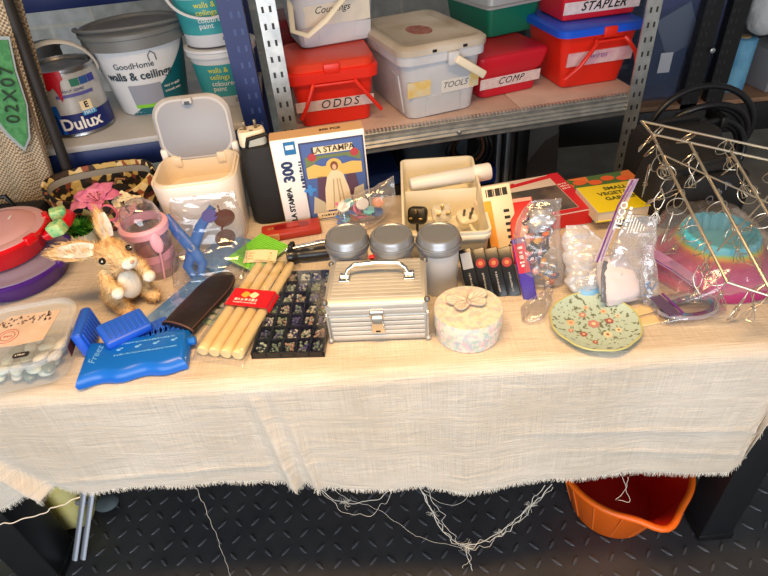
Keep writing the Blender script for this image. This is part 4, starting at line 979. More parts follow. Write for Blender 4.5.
# ---- green mesh pad, blue cloth packet
c = G(223, 254); c.z = ZT
t = thing('blue_cloth_packet', 'bright blue folded cloth in clear wrap under the green pad', 'cloth', c, math.radians(-32))
B().box(-.038, .046, -.066, .062, 0, .012, .004).out('folded_cloth', M('cleaning_cloth_blue', (40, 136, 208), .8, bump=(200, .4)), t)
B().at(T(.0, 0, .0125)).grid(lambda u, v: (-.042 + .094 * u, -.07 + .14 * v, .003 * abs(nz((u * 5, v * 5, 0), 1.4, 6))), 24, 30).out('film_wrap', FILM, t)
c = G(265, 259); 
t = thing('scouring_pad', 'lime green mesh scouring pad with cream paper tag', 'scouring pad', m=T(c.x - .012, c.y + .004, ZT + .0125) @ R(-36, 'Z') @ R(6, 'Y'))
LIME = M('lime_plastic', (128, 214, 62), .5)
PW, PD = .084, .112
B().box(-PW/2, PW/2, -PD/2, PD/2, 0, .006, .003).out('pad', M('pale_lime_foam', (160, 214, 110), .8), t)
b = B()
for i in range(13):
    x = -PW/2 + .004 + i * (PW - .008) / 12; b.tube([(x, -PD/2 + .003, .0075), (x, PD/2 - .003, .0075)], .0014, 6)
for i in range(17):
    y = -PD/2 + .004 + i * (PD - .008) / 16; b.tube([(-PW/2 + .003, y, .0078), (PW/2 - .003, y, .0078)], .0014, 6)
b.out('mesh_net', LIME, t)
tg = B().at(T(.020, -.014, .0098) @ R(34, 'Z')).grid(lambda u, v: (-.035 + .07 * u, -.022 + .044 * v, .003 * math.sin(u * 3)), 10, 4).out('paper_tag', M('cream_tag', (240, 226, 184), .6), t)
scrib(t, T(.020, -.014, .0118) @ R(34, 'Z'), .05, 3, .006, M('tag_print', (196, 150, 90), .6), 4)
# slim clear packet of pegs between pad and candles
c = G(226, 308); c.z = ZT
t = thing('peg_packet', 'slim clear packet with small pale pegs beside the candles', 'packet', c, math.radians(56))
B().box(-.055, .055, -.016, .016, 0, .004, .001).out('card', M('pale_green_card', (176, 196, 160), .6), t)
for k in range(5): B().box(-.045 + k*.018, -.034 + k*.018, -.010, .010, .004, .010, .002).out('peg', M('clear_peg', (224, 224, 216), .3, alpha=.7), t)
B().grid(lambda u, v: (-.06 + .12 * u, -.02 + .04 * v, .0105 + .003 * abs(nz((u * 9, v * 4, 0), 1.3, 4))), 26, 10).out('film_wrap', FILM, t)

# ---- pack of candles
ca, cb = G(221, 358), G(276, 270)
dv = cb - ca; rz = math.atan2(dv.y, dv.x); CL = dv.length + .012
WAX = M('candle_wax', (240, 214, 150), .5, sss=.15, mix=((246, 226, 170), 12, .35, .65))
for k in range(4):
    off = V((-math.sin(rz), math.cos(rz), 0)) * (.0345 - k * .023)
    p = ca + off; p.z = ZT + .0112
    t = thing('candle', ('tall cream candle at the pouch side of the red-labelled pack', 'tall cream candle second from the pouch side in the red-labelled pack', 'tall cream candle third from the pouch side in the red-labelled pack', 'tall cream candle next to the bead tray in the red-labelled pack')[k], 'candle', m=T(*p) @ Matrix.Rotation(rz, 4, 'Z') @ R(90, 'Y'), group='candles in the red-labelled pack')
    B().lathe([(.0095, 0), (.0108, .002), (.0108, .02), (.0098, CL - .02), (.0078, CL - .004), (.004, CL)], 24).out('wax_body', WAX, t)
    B().tube([(0, 0, CL), (.001, 0, CL + .004)], .0008, 6).out('wick', M('wick', (236, 226, 206), .9), t)
t = thing('candle_wrapper', 'clear wrapper with red label round the four candles', 'wrapper', m=T(ca.x, ca.y, ZT) @ Matrix.Rotation(rz, 4, 'Z'))
def wr(u, v):
    y = -.052 + .104 * u; x = -.016 + (CL + .028) * v; top = .0246 + .0012 * nz((x * 30, y * 40, 0), 1, 4)
    e = min(1, (1 - abs(2 * u - 1)) * 9); return (x, y, .003 + (top - .003) * e * min(1, v * 14, (1 - v) * 14))
B().grid(wr, 40, 60).out('film', FILM, t)
RL = M('red_label', (206, 16, 30), .35)
def lab(u, v):
    y = -.050 + .098 * u; x = CL * .41 + .052 * v; e = min(1, (1 - abs(2*u - 1)) * 12 + .55); return (x, y, .0262 * e)
lb = B().grid(lab, 16, 3).out('label', RL, t)
lm = T(CL * .41 + .032, .003, .0266) @ R(-90, 'Z')
for k, (x, m_) in enumerate(((-.008, M('gold_print', (226, 176, 60), .4)), (.010, M('ivory_print', (240, 230, 190), .4)))):
    B().at(lm @ T(x, .002, 0) @ R(40, 'Z')).prism([(.010 * math.cos(2*PI*i/8 + .39) * (1 if i % 2 else .8), .010 * math.sin(2*PI*i/8 + .39) * (1 if i % 2 else .8)) for i in range(8)], 0, .0004).out('flower_print', m_, lb)
scrib(lb, lm @ T(0, -.013, 0), .05, 1, .009, WHITE, 6); scrib(lb, lm @ T(0, -.022, 0), .05, 1, .004, WHITE, 7)

# ---- bead tray
ta, tb_ = G(252, 359), G(325, 357)
rz = math.atan2(tb_.y - ta.y, tb_.x - ta.x) ; TW = (tb_ - ta).length; TD = .245
t = thing('bead_tray', 'black compartment tray of tiny beads between candles and metal case', 'bead tray', ta, rz)
TB = M('tray_black', (22, 22, 25), .3)
b = B(); b.box(0, TW, 0, TD, 0, .003); b.out('base', TB, t)
nc, nr = 5, 7
b = B()
for i in range(nc + 1):
    x = i * (TW - .004) / nc; b.box(x, x + .004, 0, TD, .003, .013)
for j in range(nr + 1):
    y = j * (TD - .004) / nr; b.box(0, TW, y, y + .004, .003, .0125)
b.out('dividers', TB, t)
rr = random.Random(2)
BC = [M('beads_%d' % k, c_, .25) for k, c_ in enumerate(((186, 200, 184), (120, 140, 126), (96, 92, 140), (206, 206, 190), (140, 160, 130), (176, 150, 136), (70, 78, 92)))]
for i in range(nc):
    for j in range(nr):
        x0, y0 = .005 + i * (TW - .004) / nc, .005 + j * (TD - .004) / nr; ww, dd = (TW - .004) / nc - .006, (TD - .004) / nr - .006
        mi = rr.sample(range(7), 2); b = B()
        for k in range(30):
            x, y = x0 + rr.uniform(.002, ww - .002), y0 + rr.uniform(.002, dd - .002); b.mat(rr.choice((0, 0, 1))); b.ball((x, y, .0045 + .004 * rr.random()), rr.uniform(.0018, .0034), 6, 4)
        stuff(b.out('beads', [BC[mi[0]], BC[mi[1]]], t))
B().box(0, TW, 0, TD, .0134, .0144).out('clear_lid', film('tray_lid', base=.02, edge=.16, rough=.08), t)
# ---- red pencil tin, torch, chrome tool
ra, rz, w_ = fe((262, 244), (321, 237))
c = G(291, 234); c.z = ZT
t = thing('red_tool_box', 'flat red plastic box with moulded recess in front of the puzzle box', 'box', c, math.radians(8))
RB_ = M('brick_red_plastic', (170, 52, 36), .4)
B().box(-.066, .072, -.024, .026, 0, .020, .005).out('body', RB_, t)
B().at(T(.004, .004, .0202)).prism(rrect(.082, .020, .009), 0, .0006).out('recess', M('deep_red', (132, 20, 20), .25), t)
B().at(T(.008, .004, .0209)).prism(rrect(.030, .016, .008), 0, .0006).out('button', RB_, t)
scrib(t, T(-.044, .005, .0203), .014, 1, .010, M('gold_foil', (220, 180, 110), .3, .6), 2, 'gold_mark'); B().at(T(-.056, -.022, .012)).box(-.012, .03, -.003, .0, -.008, .008).out('tan_label', M('tan_label', (206, 142, 100), .6), t)
c = G(312, 262); c.z = ZT
t = thing('torch', 'black torch lying beside the jars', 'torch', m=T(c.x - .052, c.y + .006, ZT + .0165) @ R(2, 'Z') @ R(90, 'Y'))
B().lathe([(.0125, 0), (.0165, .002), (.0165, .018), (.0130, .022), (.0125, .03), (.0145, .036), (.0145, .105), (.0125, .112), (.001, .113)], 28).out('body', M('torch_black', (22, 24, 28), .35), t)
B().lathe([(.001, -.001), (.010, -.001), (.0125, .0005)], 24).out('lens', M('lens_grey', (120, 126, 130), .1), t)
B().at(T(0, 0, .009)).lathe([(.017, -.003), (.0175, 0), (.017, .003)], 24, False, False).out('ring', M('dark_chrome', (60, 62, 66), .25, .9), t)
B().at(T(-.012, 0, .055)).ball((0, 0, 0), (.004, .005, .009), 10, 6).out('switch', M('switch_grey', (90, 96, 102), .5), t)
B().box(-.030, -.014, -.006, .006, .006, .016, .003).out('clip', BLACK, t)
c = G(306, 249); c.z = ZT
t = thing('chrome_cutter', 'silver metal handle lying between the red box and torch', 'tool', c, math.radians(8))
b = B(); b.tube([(-.050, 0, .007), (-.02, 0, .008), (.03, .002, .009), (.075, .004, .009)], [.006, .0075, .008, .007], 12, flat=.8); b.out('handle', M('satin_silver', (206, 208, 210), .22, 1), t)
B().box(-.034, -.022, -.006, .006, .014, .024, .003).out('thumb_slide', BLACK, t)
# ================================================================ middle of the table
# ---- puzzle box
pa, rz, pw = fe((287, 226), (372, 213))
PH, PD_ = .216, .046
t = thing('puzzle_box', 'upright white jigsaw puzzle box with poster picture and large 300', 'puzzle box', pa, rz)
PWH = M('box_white', (238, 236, 232), .45)
B().box(-pw/2, pw/2, 0, PD_, 0, PH, .0015).out('carton', PWH, t)
TAN = M('box_tan', (206, 166, 120), .5)
B().box(-pw/2 + .001, pw/2 - .001, .001, PD_ - .001, PH, PH + .0008).out('top_flap', TAN, t); text('300 PCS', .014, M('dark_brown_print', (60, 40, 30), .5), t, T(.03, PD_/2, PH + .001), bold=.0006)
B().box(-pw/2 - .0008, -pw/2, .001, PD_ - .001, .001, PH - .001).out('side_flap', TAN, t)
PF = lambda x, z, o=.0: T(x, -.0008 - o, z) @ FRONT
# generic poster artwork
aw, ah, ax_, az_ = pw * .66, PH * .88, pw * .135, PH * .48
sheet(aw + .008, ah + .008, M('poster_border', (60, 70, 110), .5), t, PF(ax_, az_), 'poster_border')
ART = B()
pic = sheet(aw, ah, M('poster_blue', (74, 100, 160), .5), t, PF(ax_, az_, .0004), 'poster')
def art(nm, poly, mat, o=.0012):
    B().at(T(0, 0, o)).prism([(x * aw, y * ah) for x, y in poly], 0, .0003).out(nm, mat, pic)
SKIN = M('print_cream', (232, 214, 176), .5); OL = M('print_olive', (110, 124, 80), .5); PRPL = M('print_plum', (92, 64, 84), .5); GOLD = M('print_gold', (222, 186, 104), .5); BRWN = M('print_brown', (130, 78, 50), .5)
art('title_strip', [(-.30, .36), (.34, .36), (.34, .45), (-.30, .45)], SKIN); text('LA STAMPA', .019, M('dark_brown_print', (60, 40, 30), .5), t, PF(ax_ + .002, az_ + ah*.405, .0016), bold=.0006)
art('garland', [(-.46, .20), (-.2, .30), (.2, .30), (.46, .22), (.46, .34), (-.46, .34)], OL)
for x in (-.34, .36): art('rose', [(x + .07 * math.cos(2*PI*i/12), .33 + .05 * math.sin(2*PI*i/12)) for i in range(12)], M('print_red', (176, 60, 66), .5), .0016)
art('skyline', [(-.46, .06), (.46, .06), (.46, .20), (.3, .22), (.16, .2), (-.2, .2), (-.32, .24), (-.46, .2)], GOLD)
art('chair_side', [(-.36, -.38), (-.14, -.38), (-.14, .06), (-.30, .08)], PRPL); art('chair_side', [(.16, -.38), (.42, -.38), (.34, .06), (.18, .06)], PRPL)
art('halo', [(.0 + .13 * math.cos(2*PI*i/24), .20 + .085 * math.sin(2*PI*i/24)) for i in range(24)], GOLD, .0016)
art('robe', [(-.24, -.40), (.24, -.40), (.2, -.12), (.13, .08), (.05, .13), (-.06, .13), (-.14, .06), (-.2, -.1)], SKIN, .002)
art('hair', [(.0 + .065 * math.cos(2*PI*i/16), .19 + .06 * math.sin(2*PI*i/16)) for i in range(16)], BRWN, .0022)
art('face', [(.0 + .034 * math.cos(2*PI*i/16), .175 + .036 * math.sin(2*PI*i/16)) for i in range(16)], M('print_skin', (226, 180, 146), .5), .0026)
for x in (-.1, .02, .1): art('robe_fold', [(x, -.38), (x + .02, -.38), (x * .5 + .02, .02), (x * .5, .02)], M('print_shade', (186, 164, 126), .5), .0026)
art('pile', [(-.46, -.42), (-.2, -.42), (-.24, -.28), (-.4, -.18)], M('print_stone', (196, 186, 160), .5), .0016); art('pile', [(.2, -.42), (.46, -.42), (.46, -.1), (.3, -.14)], M('print_stone', (196, 186, 160), .5), .0022)
art('caption_box', [(-.40, -.5), (.1, -.5), (.1, -.42), (-.40, -.42)], SKIN, .0030); scrib(t, PF(ax_ - aw*.15, az_ - ah*.46, .0040), aw * .36, 1, .007, INK, 9)
BLU = M('logo_blue', (30, 110, 170), .4); NV = M('print_navy', (30, 50, 96), .4)
lx = -pw * .335
text('300', .034, NV, t, PF(lx - .006, PH*.64) @ R(90, 'Z'), bold=.0014); scrib(t, PF(lx + .022, PH*.60) @ R(90, 'Z'), .07, 1, .009, NV, 5)
text('LA STAMPA', .017, INK, t, PF(lx - .012, PH*.255) @ R(90, 'Z'), bold=.0006)
sheet(.026, .030, BLU, t, PF(lx + .006, PH * .90), 'logo_panel'); sheet(.018, .010, M('logo_white', (220, 236, 244), .4), t, PF(lx + .006, PH * .91, .0006), 'logo_stripe')
jp = []
for i in range(40):
    a = 2*PI*i/40; r_ = .011 + .004 * math.cos(4 * a); jp.append((r_ * math.cos(a), r_ * math.sin(a)))
B().at(PF(lx + .036, PH * .40, .0016)).prism(jp, 0, .0005).out('jigsaw_piece_print', M('piece_blue', (70, 140, 210), .4), t)

# ---- packet of beads / stickers in front of box
c = G(362, 226); c.z = ZT
sp = [(c + V((-.040, -.02, .020)), .018, .010), (c + V((-.034, -.015, .040)), .034, .018), (c + V((.0, .0, .040)), .045, .022), (c + V((.040, .008, .050)), .042, .016), (c + V((.072, .012, .072)), .036, .006), (c + V((.084, .014, .084)), .03, .002)]
o = bag(sp, (0, .5, 1), FILM2, 11, .008, name='plastic_packet', s=30); tag(o, 'clear crinkled packet of colourful charms in front of the puzzle box', 'packet')
rr = random.Random(31)
CH = [M('charm_blue', (60, 120, 210), .3), M('charm_pink', (236, 120, 170), .3), M('charm_aqua', (120, 200, 220), .3), M('charm_white', (230, 232, 236), .3), M('charm_peach', (240, 170, 130), .4)]
for k in range(22):
    p = c + V((rr.uniform(-.048, .044), rr.uniform(-.016, .010), rr.uniform(.016, .062))); b = B().at(T(*p) @ R(rr.uniform(0, 180), 'Z') @ R(rr.uniform(20, 90), 'X'))
    n_ = rr.choice((5, 6, 20)); b.prism([(.0155 * math.cos(2*PI*i/n_), .0130 * math.sin(2*PI*i/n_)) for i in range(n_)], 0, .004, True); o = b.out('charm', CH[k % 5]); tag(o, 'small colourful charm inside the clear packet by the puzzle box', 'charm', 'charms in the clear packet')
# ---- three jars
ALU = M('grey_lid', (150, 154, 160), .34, .55, mix=((132, 136, 142), 8, .4, .7)); FROST = M('frosted_plastic', (232, 232, 232), .25, alpha=.42)
def jar(px, py, label, s=1):
    zl = .128; cc = G(px, py, ZT + zl); cc.z = ZT
    t = thing('storage_jar', label, 'jar', cc, group='screw-top jars behind the metal case'); r = .0415
    B().lathe([(r * .86, 0), (r * .90, .003), (r * .93, .09), (r * .92, .100), (r * .90, .102), (r * .88, .09), (r * .85, .006), (.001, .005)], 40).out('body', FROST, t)
    l = B().lathe([(r, .096), (r + .001, .098), (r + .001, .110), (r - .001, .113), (r - .001, .122), (r - .004, .127), (r - .008, .128), (r - .010, .1262), (.001, .1265)], 48, cap0=False).out('lid', ALU, t)
    B().lathe([(r + .0012, .108), (r + .0026, .110), (r + .0012, .112)], 48, False, False).out('lid_bead', ALU, l)
    return t
J = [jar(346, 233, 'grey-lidded clear jar nearest the torch'), jar(391, 233, 'grey-lidded clear jar in the middle of the row of three'), jar(438.5, 232, 'grey-lidded clear jar at the end of the row beside the cream container')]
# pinkish contents and red tag
for k in (0, 1):
    B().lathe([(.034, .008), (.035, .05), (.001, .056)], 28).out('contents', M('pink_powder', (226, 190, 196), .8), J[k])
c = G(369, 290, ZT + .09); 
t = thing('red_tag', 'small red plastic stick standing between two jars', 'stick', (J[0].location + J[1].location) / 2 + V((.002, -.030, 0)))
B().loft([(0, .008, .006, .002), (.086, .009, .006, .002), (.09, .006, .004, .002)]).out('shaft', M('tag_red', (220, 40, 34), .35), t); B().box(-.006, .006, -.004, .004, .09, .096, .002).out('cap', M('tag_red', (220, 40, 34), .35), t)

# ---- aluminium case
ka, rz, kw = fe((331, 343), (429, 339.5))
KD, K1, K2 = .120, .062, .094
t = thing('aluminium_case', 'ribbed aluminium vanity case with chrome latch and carry handle', 'case', ka, rz)
ALP = M('aluminium_panel', (206, 204, 196), .45, .45, mix=((186, 184, 180), 14, .4, .65)); ALF = M('aluminium_frame', (188, 187, 182), .42, .6)
hw_ = kw / 2
def ribbed(b, x0, x1, pz, n, horiz, yz):
    for k in range(n):
        u0, u1 = k / n, (k + .82) / n; yz(b, x0, x1, u0, u1)
b = B(); b.box(-hw_ + .002, hw_ - .002, .002, KD - .002, .001, K1, .002); body = b.out('body', ALF, t)
for k in range(5):
    z0 = .008 + k * .0105; B().box(-hw_ + .006, hw_ - .006, -.0008, .003, z0, z0 + .0085, .001).out('front_rib', ALP, body)
# lid with slanting top
def topz(v): return K1 + .004 + (K2 - K1 - .004) * 1
LIDM = [( -hw_ + .001, 0), (hw_ - .001, 0)]
b = B(); b.smooth(False)
prof = [(0, K1 + .0012), (0, K1 + .022), (.012, K2 - .004), (KD * .62, K2), (KD, K2), (KD, K1 + .0012)]
prof = [(0, K1 + .0012), (0, K2 - .006), (.010, K2), (KD - .004, K2), (KD, K2 - .004), (KD, K1 + .0012)]
b.rings([[(x, y, z) for y, z in prof] for x in (-hw_ + .001, hw_ - .001)]); lid = b.out('lid', ALF, t)
for k in range(2): B().box(-hw_ + .008, hw_ - .008, -.0008, .002, K1 + .006 + k * .0105, K1 + .0145 + k * .0105, .001).out('front_rib', ALP, lid)
for k in range(11): 
    y0 = .012 + k * .0101; B().box(-hw_ + .010, hw_ - .010, y0, y0 + .0090, K2 - .001, K2 + .0006, .001).out('top_rib', ALP, lid)
for s in (-1, 1):
    B().tube([(s * (hw_ - .002), .006, K2), (s * (hw_ - .002), KD - .004, K2 - .001)], .0024, 8).out('edge_trim', ALF, lid)
    B().tube([(s * (hw_ - .001), .0, .004), (s * (hw_ - .001), 0, K1)], .002, 8).out('edge_trim', ALF, body)
    for y in (.002, KD - .004): B().ball((s * (hw_ - .001), y, K2 - .001), .0056, 14, 8).out('corner_cap', M('dark_corner_metal', (120, 120, 120), .35, .7), lid)
    for z in (.006,): B().ball((s * (hw_ - .001), .001, z), .0052, 14, 8).out('corner_cap', ALF, body)
    B().ball((s * (hw_ - .001), .000, K1 + .004), .0046, 12, 8).out('corner_cap', CHROME, lid)
    B().box(s * .058 - .010, s * .058 + .010, KD * .46, KD * .46 + .026, K2 + .0008, K2 + .004, .0012).out('handle_plate', CHROME, lid)
    B().tube([(s * .058 - .007, KD * .46 + .013, K2 + .005), (s * .058 + .007, KD * .46 + .013, K2 + .005)], .0042, 10).out('handle_hinge', CHROME, lid)
hy = KD * .46 + .013
B().tube([(-.058, hy, K2 + .005), (-.052, hy + .004, K2 + .017), (-.040, hy + .010, K2 + .023), (0, hy + .012, K2 + .0245), (.040, hy + .010, K2 + .023), (.052, hy + .004, K2 + .017), (.058, hy, K2 + .005)], [.003, .0034, .0042, .0045, .0042, .0034, .003], 12, flat=.8).out('carry_handle', CHROME, t)
lt = B().box(-.0125, .0125, -.006, -.001, K1 - .004, K1 + .013, .002).out('latch', CHROME, t)
B().box(-.010, .010, -.0095, -.004, K1 - .028, K1 + .002, .002).out('latch_tongue', CHROME, lt); B().box(-.012, .012, -.005, -.0008, K1 - .038, K1 - .018, .002).out('latch_plate', CHROME, lt); B().box(-.004, .004, -.0062, -.0045, K1 - .034, K1 - .030).out('keyhole', BLACK, lt)

# ---- round floral box
c = G(467.5, 331); c.z = ZT; RF, HF = .0605, .056
t = thing('round_gift_box', 'round pastel floral box with butterfly on its lid', 'gift box', c)
def _pastel(nt, N, L, p):
    tc = N.new('ShaderNodeTexCoord'); prev = None
    for sc_, col, lo, seed in ((80, (232, 170, 184), .57, 1), (95, (150, 184, 198), .58, 5), (110, (160, 190, 166), .60, 9)):
        mp = N.new('ShaderNodeMapping'); mp.inputs['Location'].default_value = (seed, seed * 2, seed); n = N.new('ShaderNodeTexNoise'); n.inputs['Scale'].default_value = sc_; n.inputs['Detail'].default_value = 2
        L.new(tc.outputs['Object'], mp.inputs[0]); L.new(mp.outputs[0], n.inputs['Vector'])
        r = N.new('ShaderNodeMapRange'); r.inputs['From Min'].default_value = lo - .06; r.inputs['From Max'].default_value = lo + .03; r.inputs['To Max'].default_value = .55; L.new(n.outputs['Fac'], r.inputs['Value'])
        mx = N.new('ShaderNodeMix'); mx.data_type = 'RGBA'; mx.inputs['B'].default_value = lin(col); L.new(r.outputs[0], mx.inputs['Factor'])
        if prev: L.new(prev, mx.inputs['A'])
        else: mx.inputs['A'].default_value = lin((226, 214, 198))
        prev = mx.outputs['Result']
    L.new(prev, p.inputs['Base Color'])
PAS = node_mat('pastel_floral', _pastel, .6)
B().lathe([(RF - .004, 0), (RF - .003, .001), (RF - .003, HF)], 56).out('body', PAS, t)
B().lathe([(RF, .026), (RF, HF), (RF - .001, HF + .0014), (.001, HF + .0018)], 56, cap0=False).out('lid', PAS, t)
bm = axes(c + V((.002, .008, HF + .0045)) - c, (1, .2, 0), (0, 0, 1))
WG = M('wing_white', (226, 218, 206), .5, mix=((204, 188, 184), 90, .45, .7)); WL = M('wing_grey', (176, 166, 160), .5)
for k, (az, L_, wd) in enumerate(((155, .040, .017), (205, .031, .014), (25, .040, .017), (-25, .031, .014))):
    wm = bm @ R(az, 'Z') @ R(-7, 'Y')
    poly = [(L_ * (.5 - .5 * math.cos(PI * i / 16)), wd * math.sin(PI * i / 16) ** .7 * (.5 + .5 * i / 16)) for i in range(17)] + [(L_ * (.5 - .5 * math.cos(PI * i / 16)), -wd * math.sin(PI * i / 16) ** .7 * (.5 + .5 * i / 16)) for i in range(15, 0, -1)]
    wo = B().at(wm).prism(poly, .001, .0022).out('butterfly_wing', WG, t)
    b = B().at(wm); b.tube([(x, y, .0024) for x, y in poly], .0006, 5, True)
    for q in (-.5, 0, .5): b.tube([(L_ * .15, 0, .0024), (L_ * .6, wd * q * .8, .0026), (L_ * .9, wd * q, .0024)], .0005, 5)
    b.out('wing_vein', WL, wo)
B().at(bm).ball((0, 0, .004), (.004, .010, .003), 10, 6).out('butterfly_body', M('wing_grey', (176, 166, 160), .5), t)
for s in (-1, 1): B().at(bm).tube([(0, .008, .005), (s*.008, .020, .008), (s*.016, .026, .007)], .0006, 5).out('feeler', M('wing_grey', (176, 166, 160), .5), t)

# ---- cream two-part container
zc = .078
FR, FL_, BLc, BRc = G(492, 231, ZT + zc), G(403, 236, ZT + zc), None, None
xw = FR - FL_; rz = math.atan2(xw.y, xw.x); CW_ = xw.length; CDp = .352
t = thing('storage_tray', 'deep cream plastic container with two compartments behind the jars', 'container', (FL_.x, FL_.y, ZT), rz)
CP = M('ivory_plastic', (236, 230, 210), .4)
cx_, cy_ = CW_ / 2, CDp / 2
B().loft([(0, CW_ - .02, CDp - .02, .010, cx_, cy_), (.002, CW_ - .016, CDp - .016, .012, cx_, cy_), (zc - .020, CW_ - .006, CDp - .006, .014, cx_, cy_), (zc - .018, CW_ + .002, CDp + .002, .016, cx_, cy_), (zc - .010, CW_ + .003, CDp + .003, .016, cx_, cy_), (zc - .008, CW_, CDp, .015, cx_, cy_), (zc, CW_ + .002, CDp + .002, .016, cx_, cy_), (zc, CW_ - .008, CDp - .008, .012, cx_, cy_), (.004, CW_ - .024, CDp - .024, .010, cx_, cy_)]).out('body', CP, t)
B().box(.008, CW_ - .008, CDp * .54, CDp * .54 + .004, .004, zc - .004, .001).out('divider', CP, t)
o_ = V((FL_.x, FL_.y, ZT)); rm = T(*o_) @ Matrix.Rotation(rz, 4, 'Z')
# white tube bottle across the back
pa, pb = W(409, 179, (rm @ V((0, CDp * .68, 0))).y), W(490, 172, (rm @ V((0, CDp * .68, 0))).y + .02)
pa.z = ZT + zc - .014; pb.z = ZT + zc - .006
L_ = (pb - pa).length; zx = (pb - pa).normalized(); q_ = zx.to_track_quat('Z', 'Y').to_matrix().to_4x4()
t = thing('white_tube', 'white plastic tube with bright white cap lying across the cream container', 'tube', m=T(*pa) @ q_)
B().lathe([(.010, 0), (.0165, .003), (.018, .01), (.0185, L_ - .045), (.0165, L_ - .040)], 32).out('tube_body', M('tube_white', (232, 232, 230), .35), t); B().lathe([(.0195, L_ - .042), (.0205, L_ - .040), (.0205, L_ - .003), (.0185, L_)], 32).out('cap', M('cap_white', (246, 246, 244), .3), t)
def plug(label, m, mat, pins, pm, clear=False):
    t = thing('mains_plug', label, 'plug', m=m)
    B().loft([(0, .040, .036, .010), (.004, .044, .040, .012), (.018, .044, .040, .012), (.022, .036, .032, .010)]).out('body', mat, t)
    for x, y, w1, h1 in pins: B().box(x - w1/2, x + w1/2, y - h1/2, y + h1/2, .022, .040, .0008).out('pin', pm, t)
    B().tube([(0, -.018, .010), (0, -.032, .010), (.006, -.045, .008)], .0032, 8).out('cable_stub', mat, t)
    return t
BRS = M('brass', (176, 150, 96), .3, 1)
uk = [(0, .010, .004, .009), (-.011, -.006, .008, .004), (.011, -.006, .008, .004)]; eu = [(-.0095, 0, .0045, .0045), (.0095, 0, .0045, .0045)]
plug('black mains plug in the front of the cream container', rm @ T(.036, .150, .036) @ R(-12, 'Z') @ R(64, 'X'), M('plug_black', (26, 24, 24), .4), uk, BRS)
plug('clear and white mains plug between the black and white plugs', rm @ T(.086, .146, .036) @ R(10, 'Z') @ R(48, 'X'), M('plug_clear', (226, 224, 214), .2, alpha=.6), uk, BRS)
plug('white mains plug with pins upward in the cream container', rm @ T(.140, .110, .036) @ R(18, 'Z') @ R(18, 'X'), M('plug_white', (232, 222, 196), .4), eu + [(0, -.012, .004, .006)], M('steel_pin', (110, 106, 98), .3, .9))

# ---- cream/orange packet, red packet
def lean(name, label, cat, pxy, w, h, th, rz_, tilt, roll=0, group=None):
    c = G(*pxy); c.z = ZT
    return thing(name, label, cat, m=T(*c) @ R(rz_, 'Z') @ R(roll, 'Y') @ R(-tilt, 'X'), group=group)
t = lean('pencil_packet', 'cream and orange card packet with black bars leaning by the cream container', 'packet', (508, 258), .07, .17, .01, 2, 40, -4)
CRD = M('cream_card', (232, 218, 186), .55)
B().box(-.031, .031, 0, .010, 0, .158, .002).out('card', CRD, t); sheet(.016, .12, M('orange_card', (240, 160, 40), .5), t, T(-.023, -.0004, .066) @ FRONT, 'orange_strip')
for k in range(5): sheet(.012, .006, INK, t, T(.014, -.0006, .100 - k * .014) @ FRONT, 'black_bar')
for k in range(9): sheet(.002 + .002 * (k % 3), .016, INK, t, T(-.022 + k * .0052, -.0006, .142) @ FRONT, 'barcode_bar')
scrib(t, T(.012, -.0004, .030) @ FRONT @ R(60, 'Z'), .04, 1, .008, INK, 3)
t = lean('red_packet', 'red packet with pale drawing leaning behind the black boxes', 'packet', (527, 266), .05, .15, .01, -12, 50, -10)
B().box(-.026, .024, 0, .016, 0, .150, .002).out('carton', M('packet_red', (204, 24, 30), .4), t)
B().at(T(.0, -.0002, .07) @ FRONT).prism([(-.004, -.05), (.014, -.046), (.010, .0), (.002, .03), (-.008, .0)], 0, .0008).out('printed_shape', M('print_buff', (214, 170, 140), .5), t); sheet(.046, .008, M('pale_red_strip', (222, 150, 140), .5), t, T(-.001, -.0005, .145) @ FRONT, 'top_strip')
# ---- black cartons with red roundels (four side by side)
KB = M('glossy_black_card', (18, 18, 20), .25); ROS = M('roundel_red', (150, 40, 36), .4)
labs = ['black carton with silver label, nearest the jars in its row of four', 'black carton with red roundel, second from the jars in its row of four', 'black carton with red roundel, third from the jars in its row of four', 'black carton at the purple end of its row of four']
for k in range(4):
    t = lean('ink_carton', labs[k], 'carton', (475 + 13.2 * k, 298 - .6 * k), .026, .1, .03, -6, 40, -14, 'black cartons leaning behind the round box')
    B().box(-.0135, .0125, 0, .030, 0, .098, .0015).out('carton', KB, t)
    if k == 0: sheet(.02, .032, M('silver_label', (190, 190, 192), .3, .5), t, T(0, -.0004, .074) @ FRONT, 'silver_label')
    else:
        B().at(T(0, -.0002, .068) @ FRONT).prism([(.0095 * math.cos(2*PI*i/18), .0095 * math.sin(2*PI*i/18)) for i in range(18)], 0, .0006).out('roundel', ROS, t)
        B().at(T(0, -.0009, .068) @ FRONT).prism([(.0045 * math.cos(2*PI*i/8), .0045 * math.sin(2*PI*i/8)) for i in range(8)], 0, .0006).out('flower_print', M('print_orange', (216, 120, 70), .4), t)
    scrib(t, T(0, -.0002, .03) @ FRONT @ R(90, 'Z'), .04, 1, .0045, M('grey_print', (150, 150, 150), .4), k)
t = lean('purple_carton', 'purple and red carton beside the row of black cartons', 'carton', (530, 300), .03, .12, .03, -8, 42, -14)
B().box(-.012, .014, 0, .032, 0, .122, .0015).out('carton', M('purple_card', (62, 40, 150), .35), t); sheet(.022, .058, M('card_crimson', (196, 24, 60), .4), t, T(.001, -.0004, .082) @ FRONT, 'red_panel'); scrib(t, T(.001, -.0011, .085) @ FRONT @ R(90, 'Z'), .04, 1, .012, WHITE, 4)
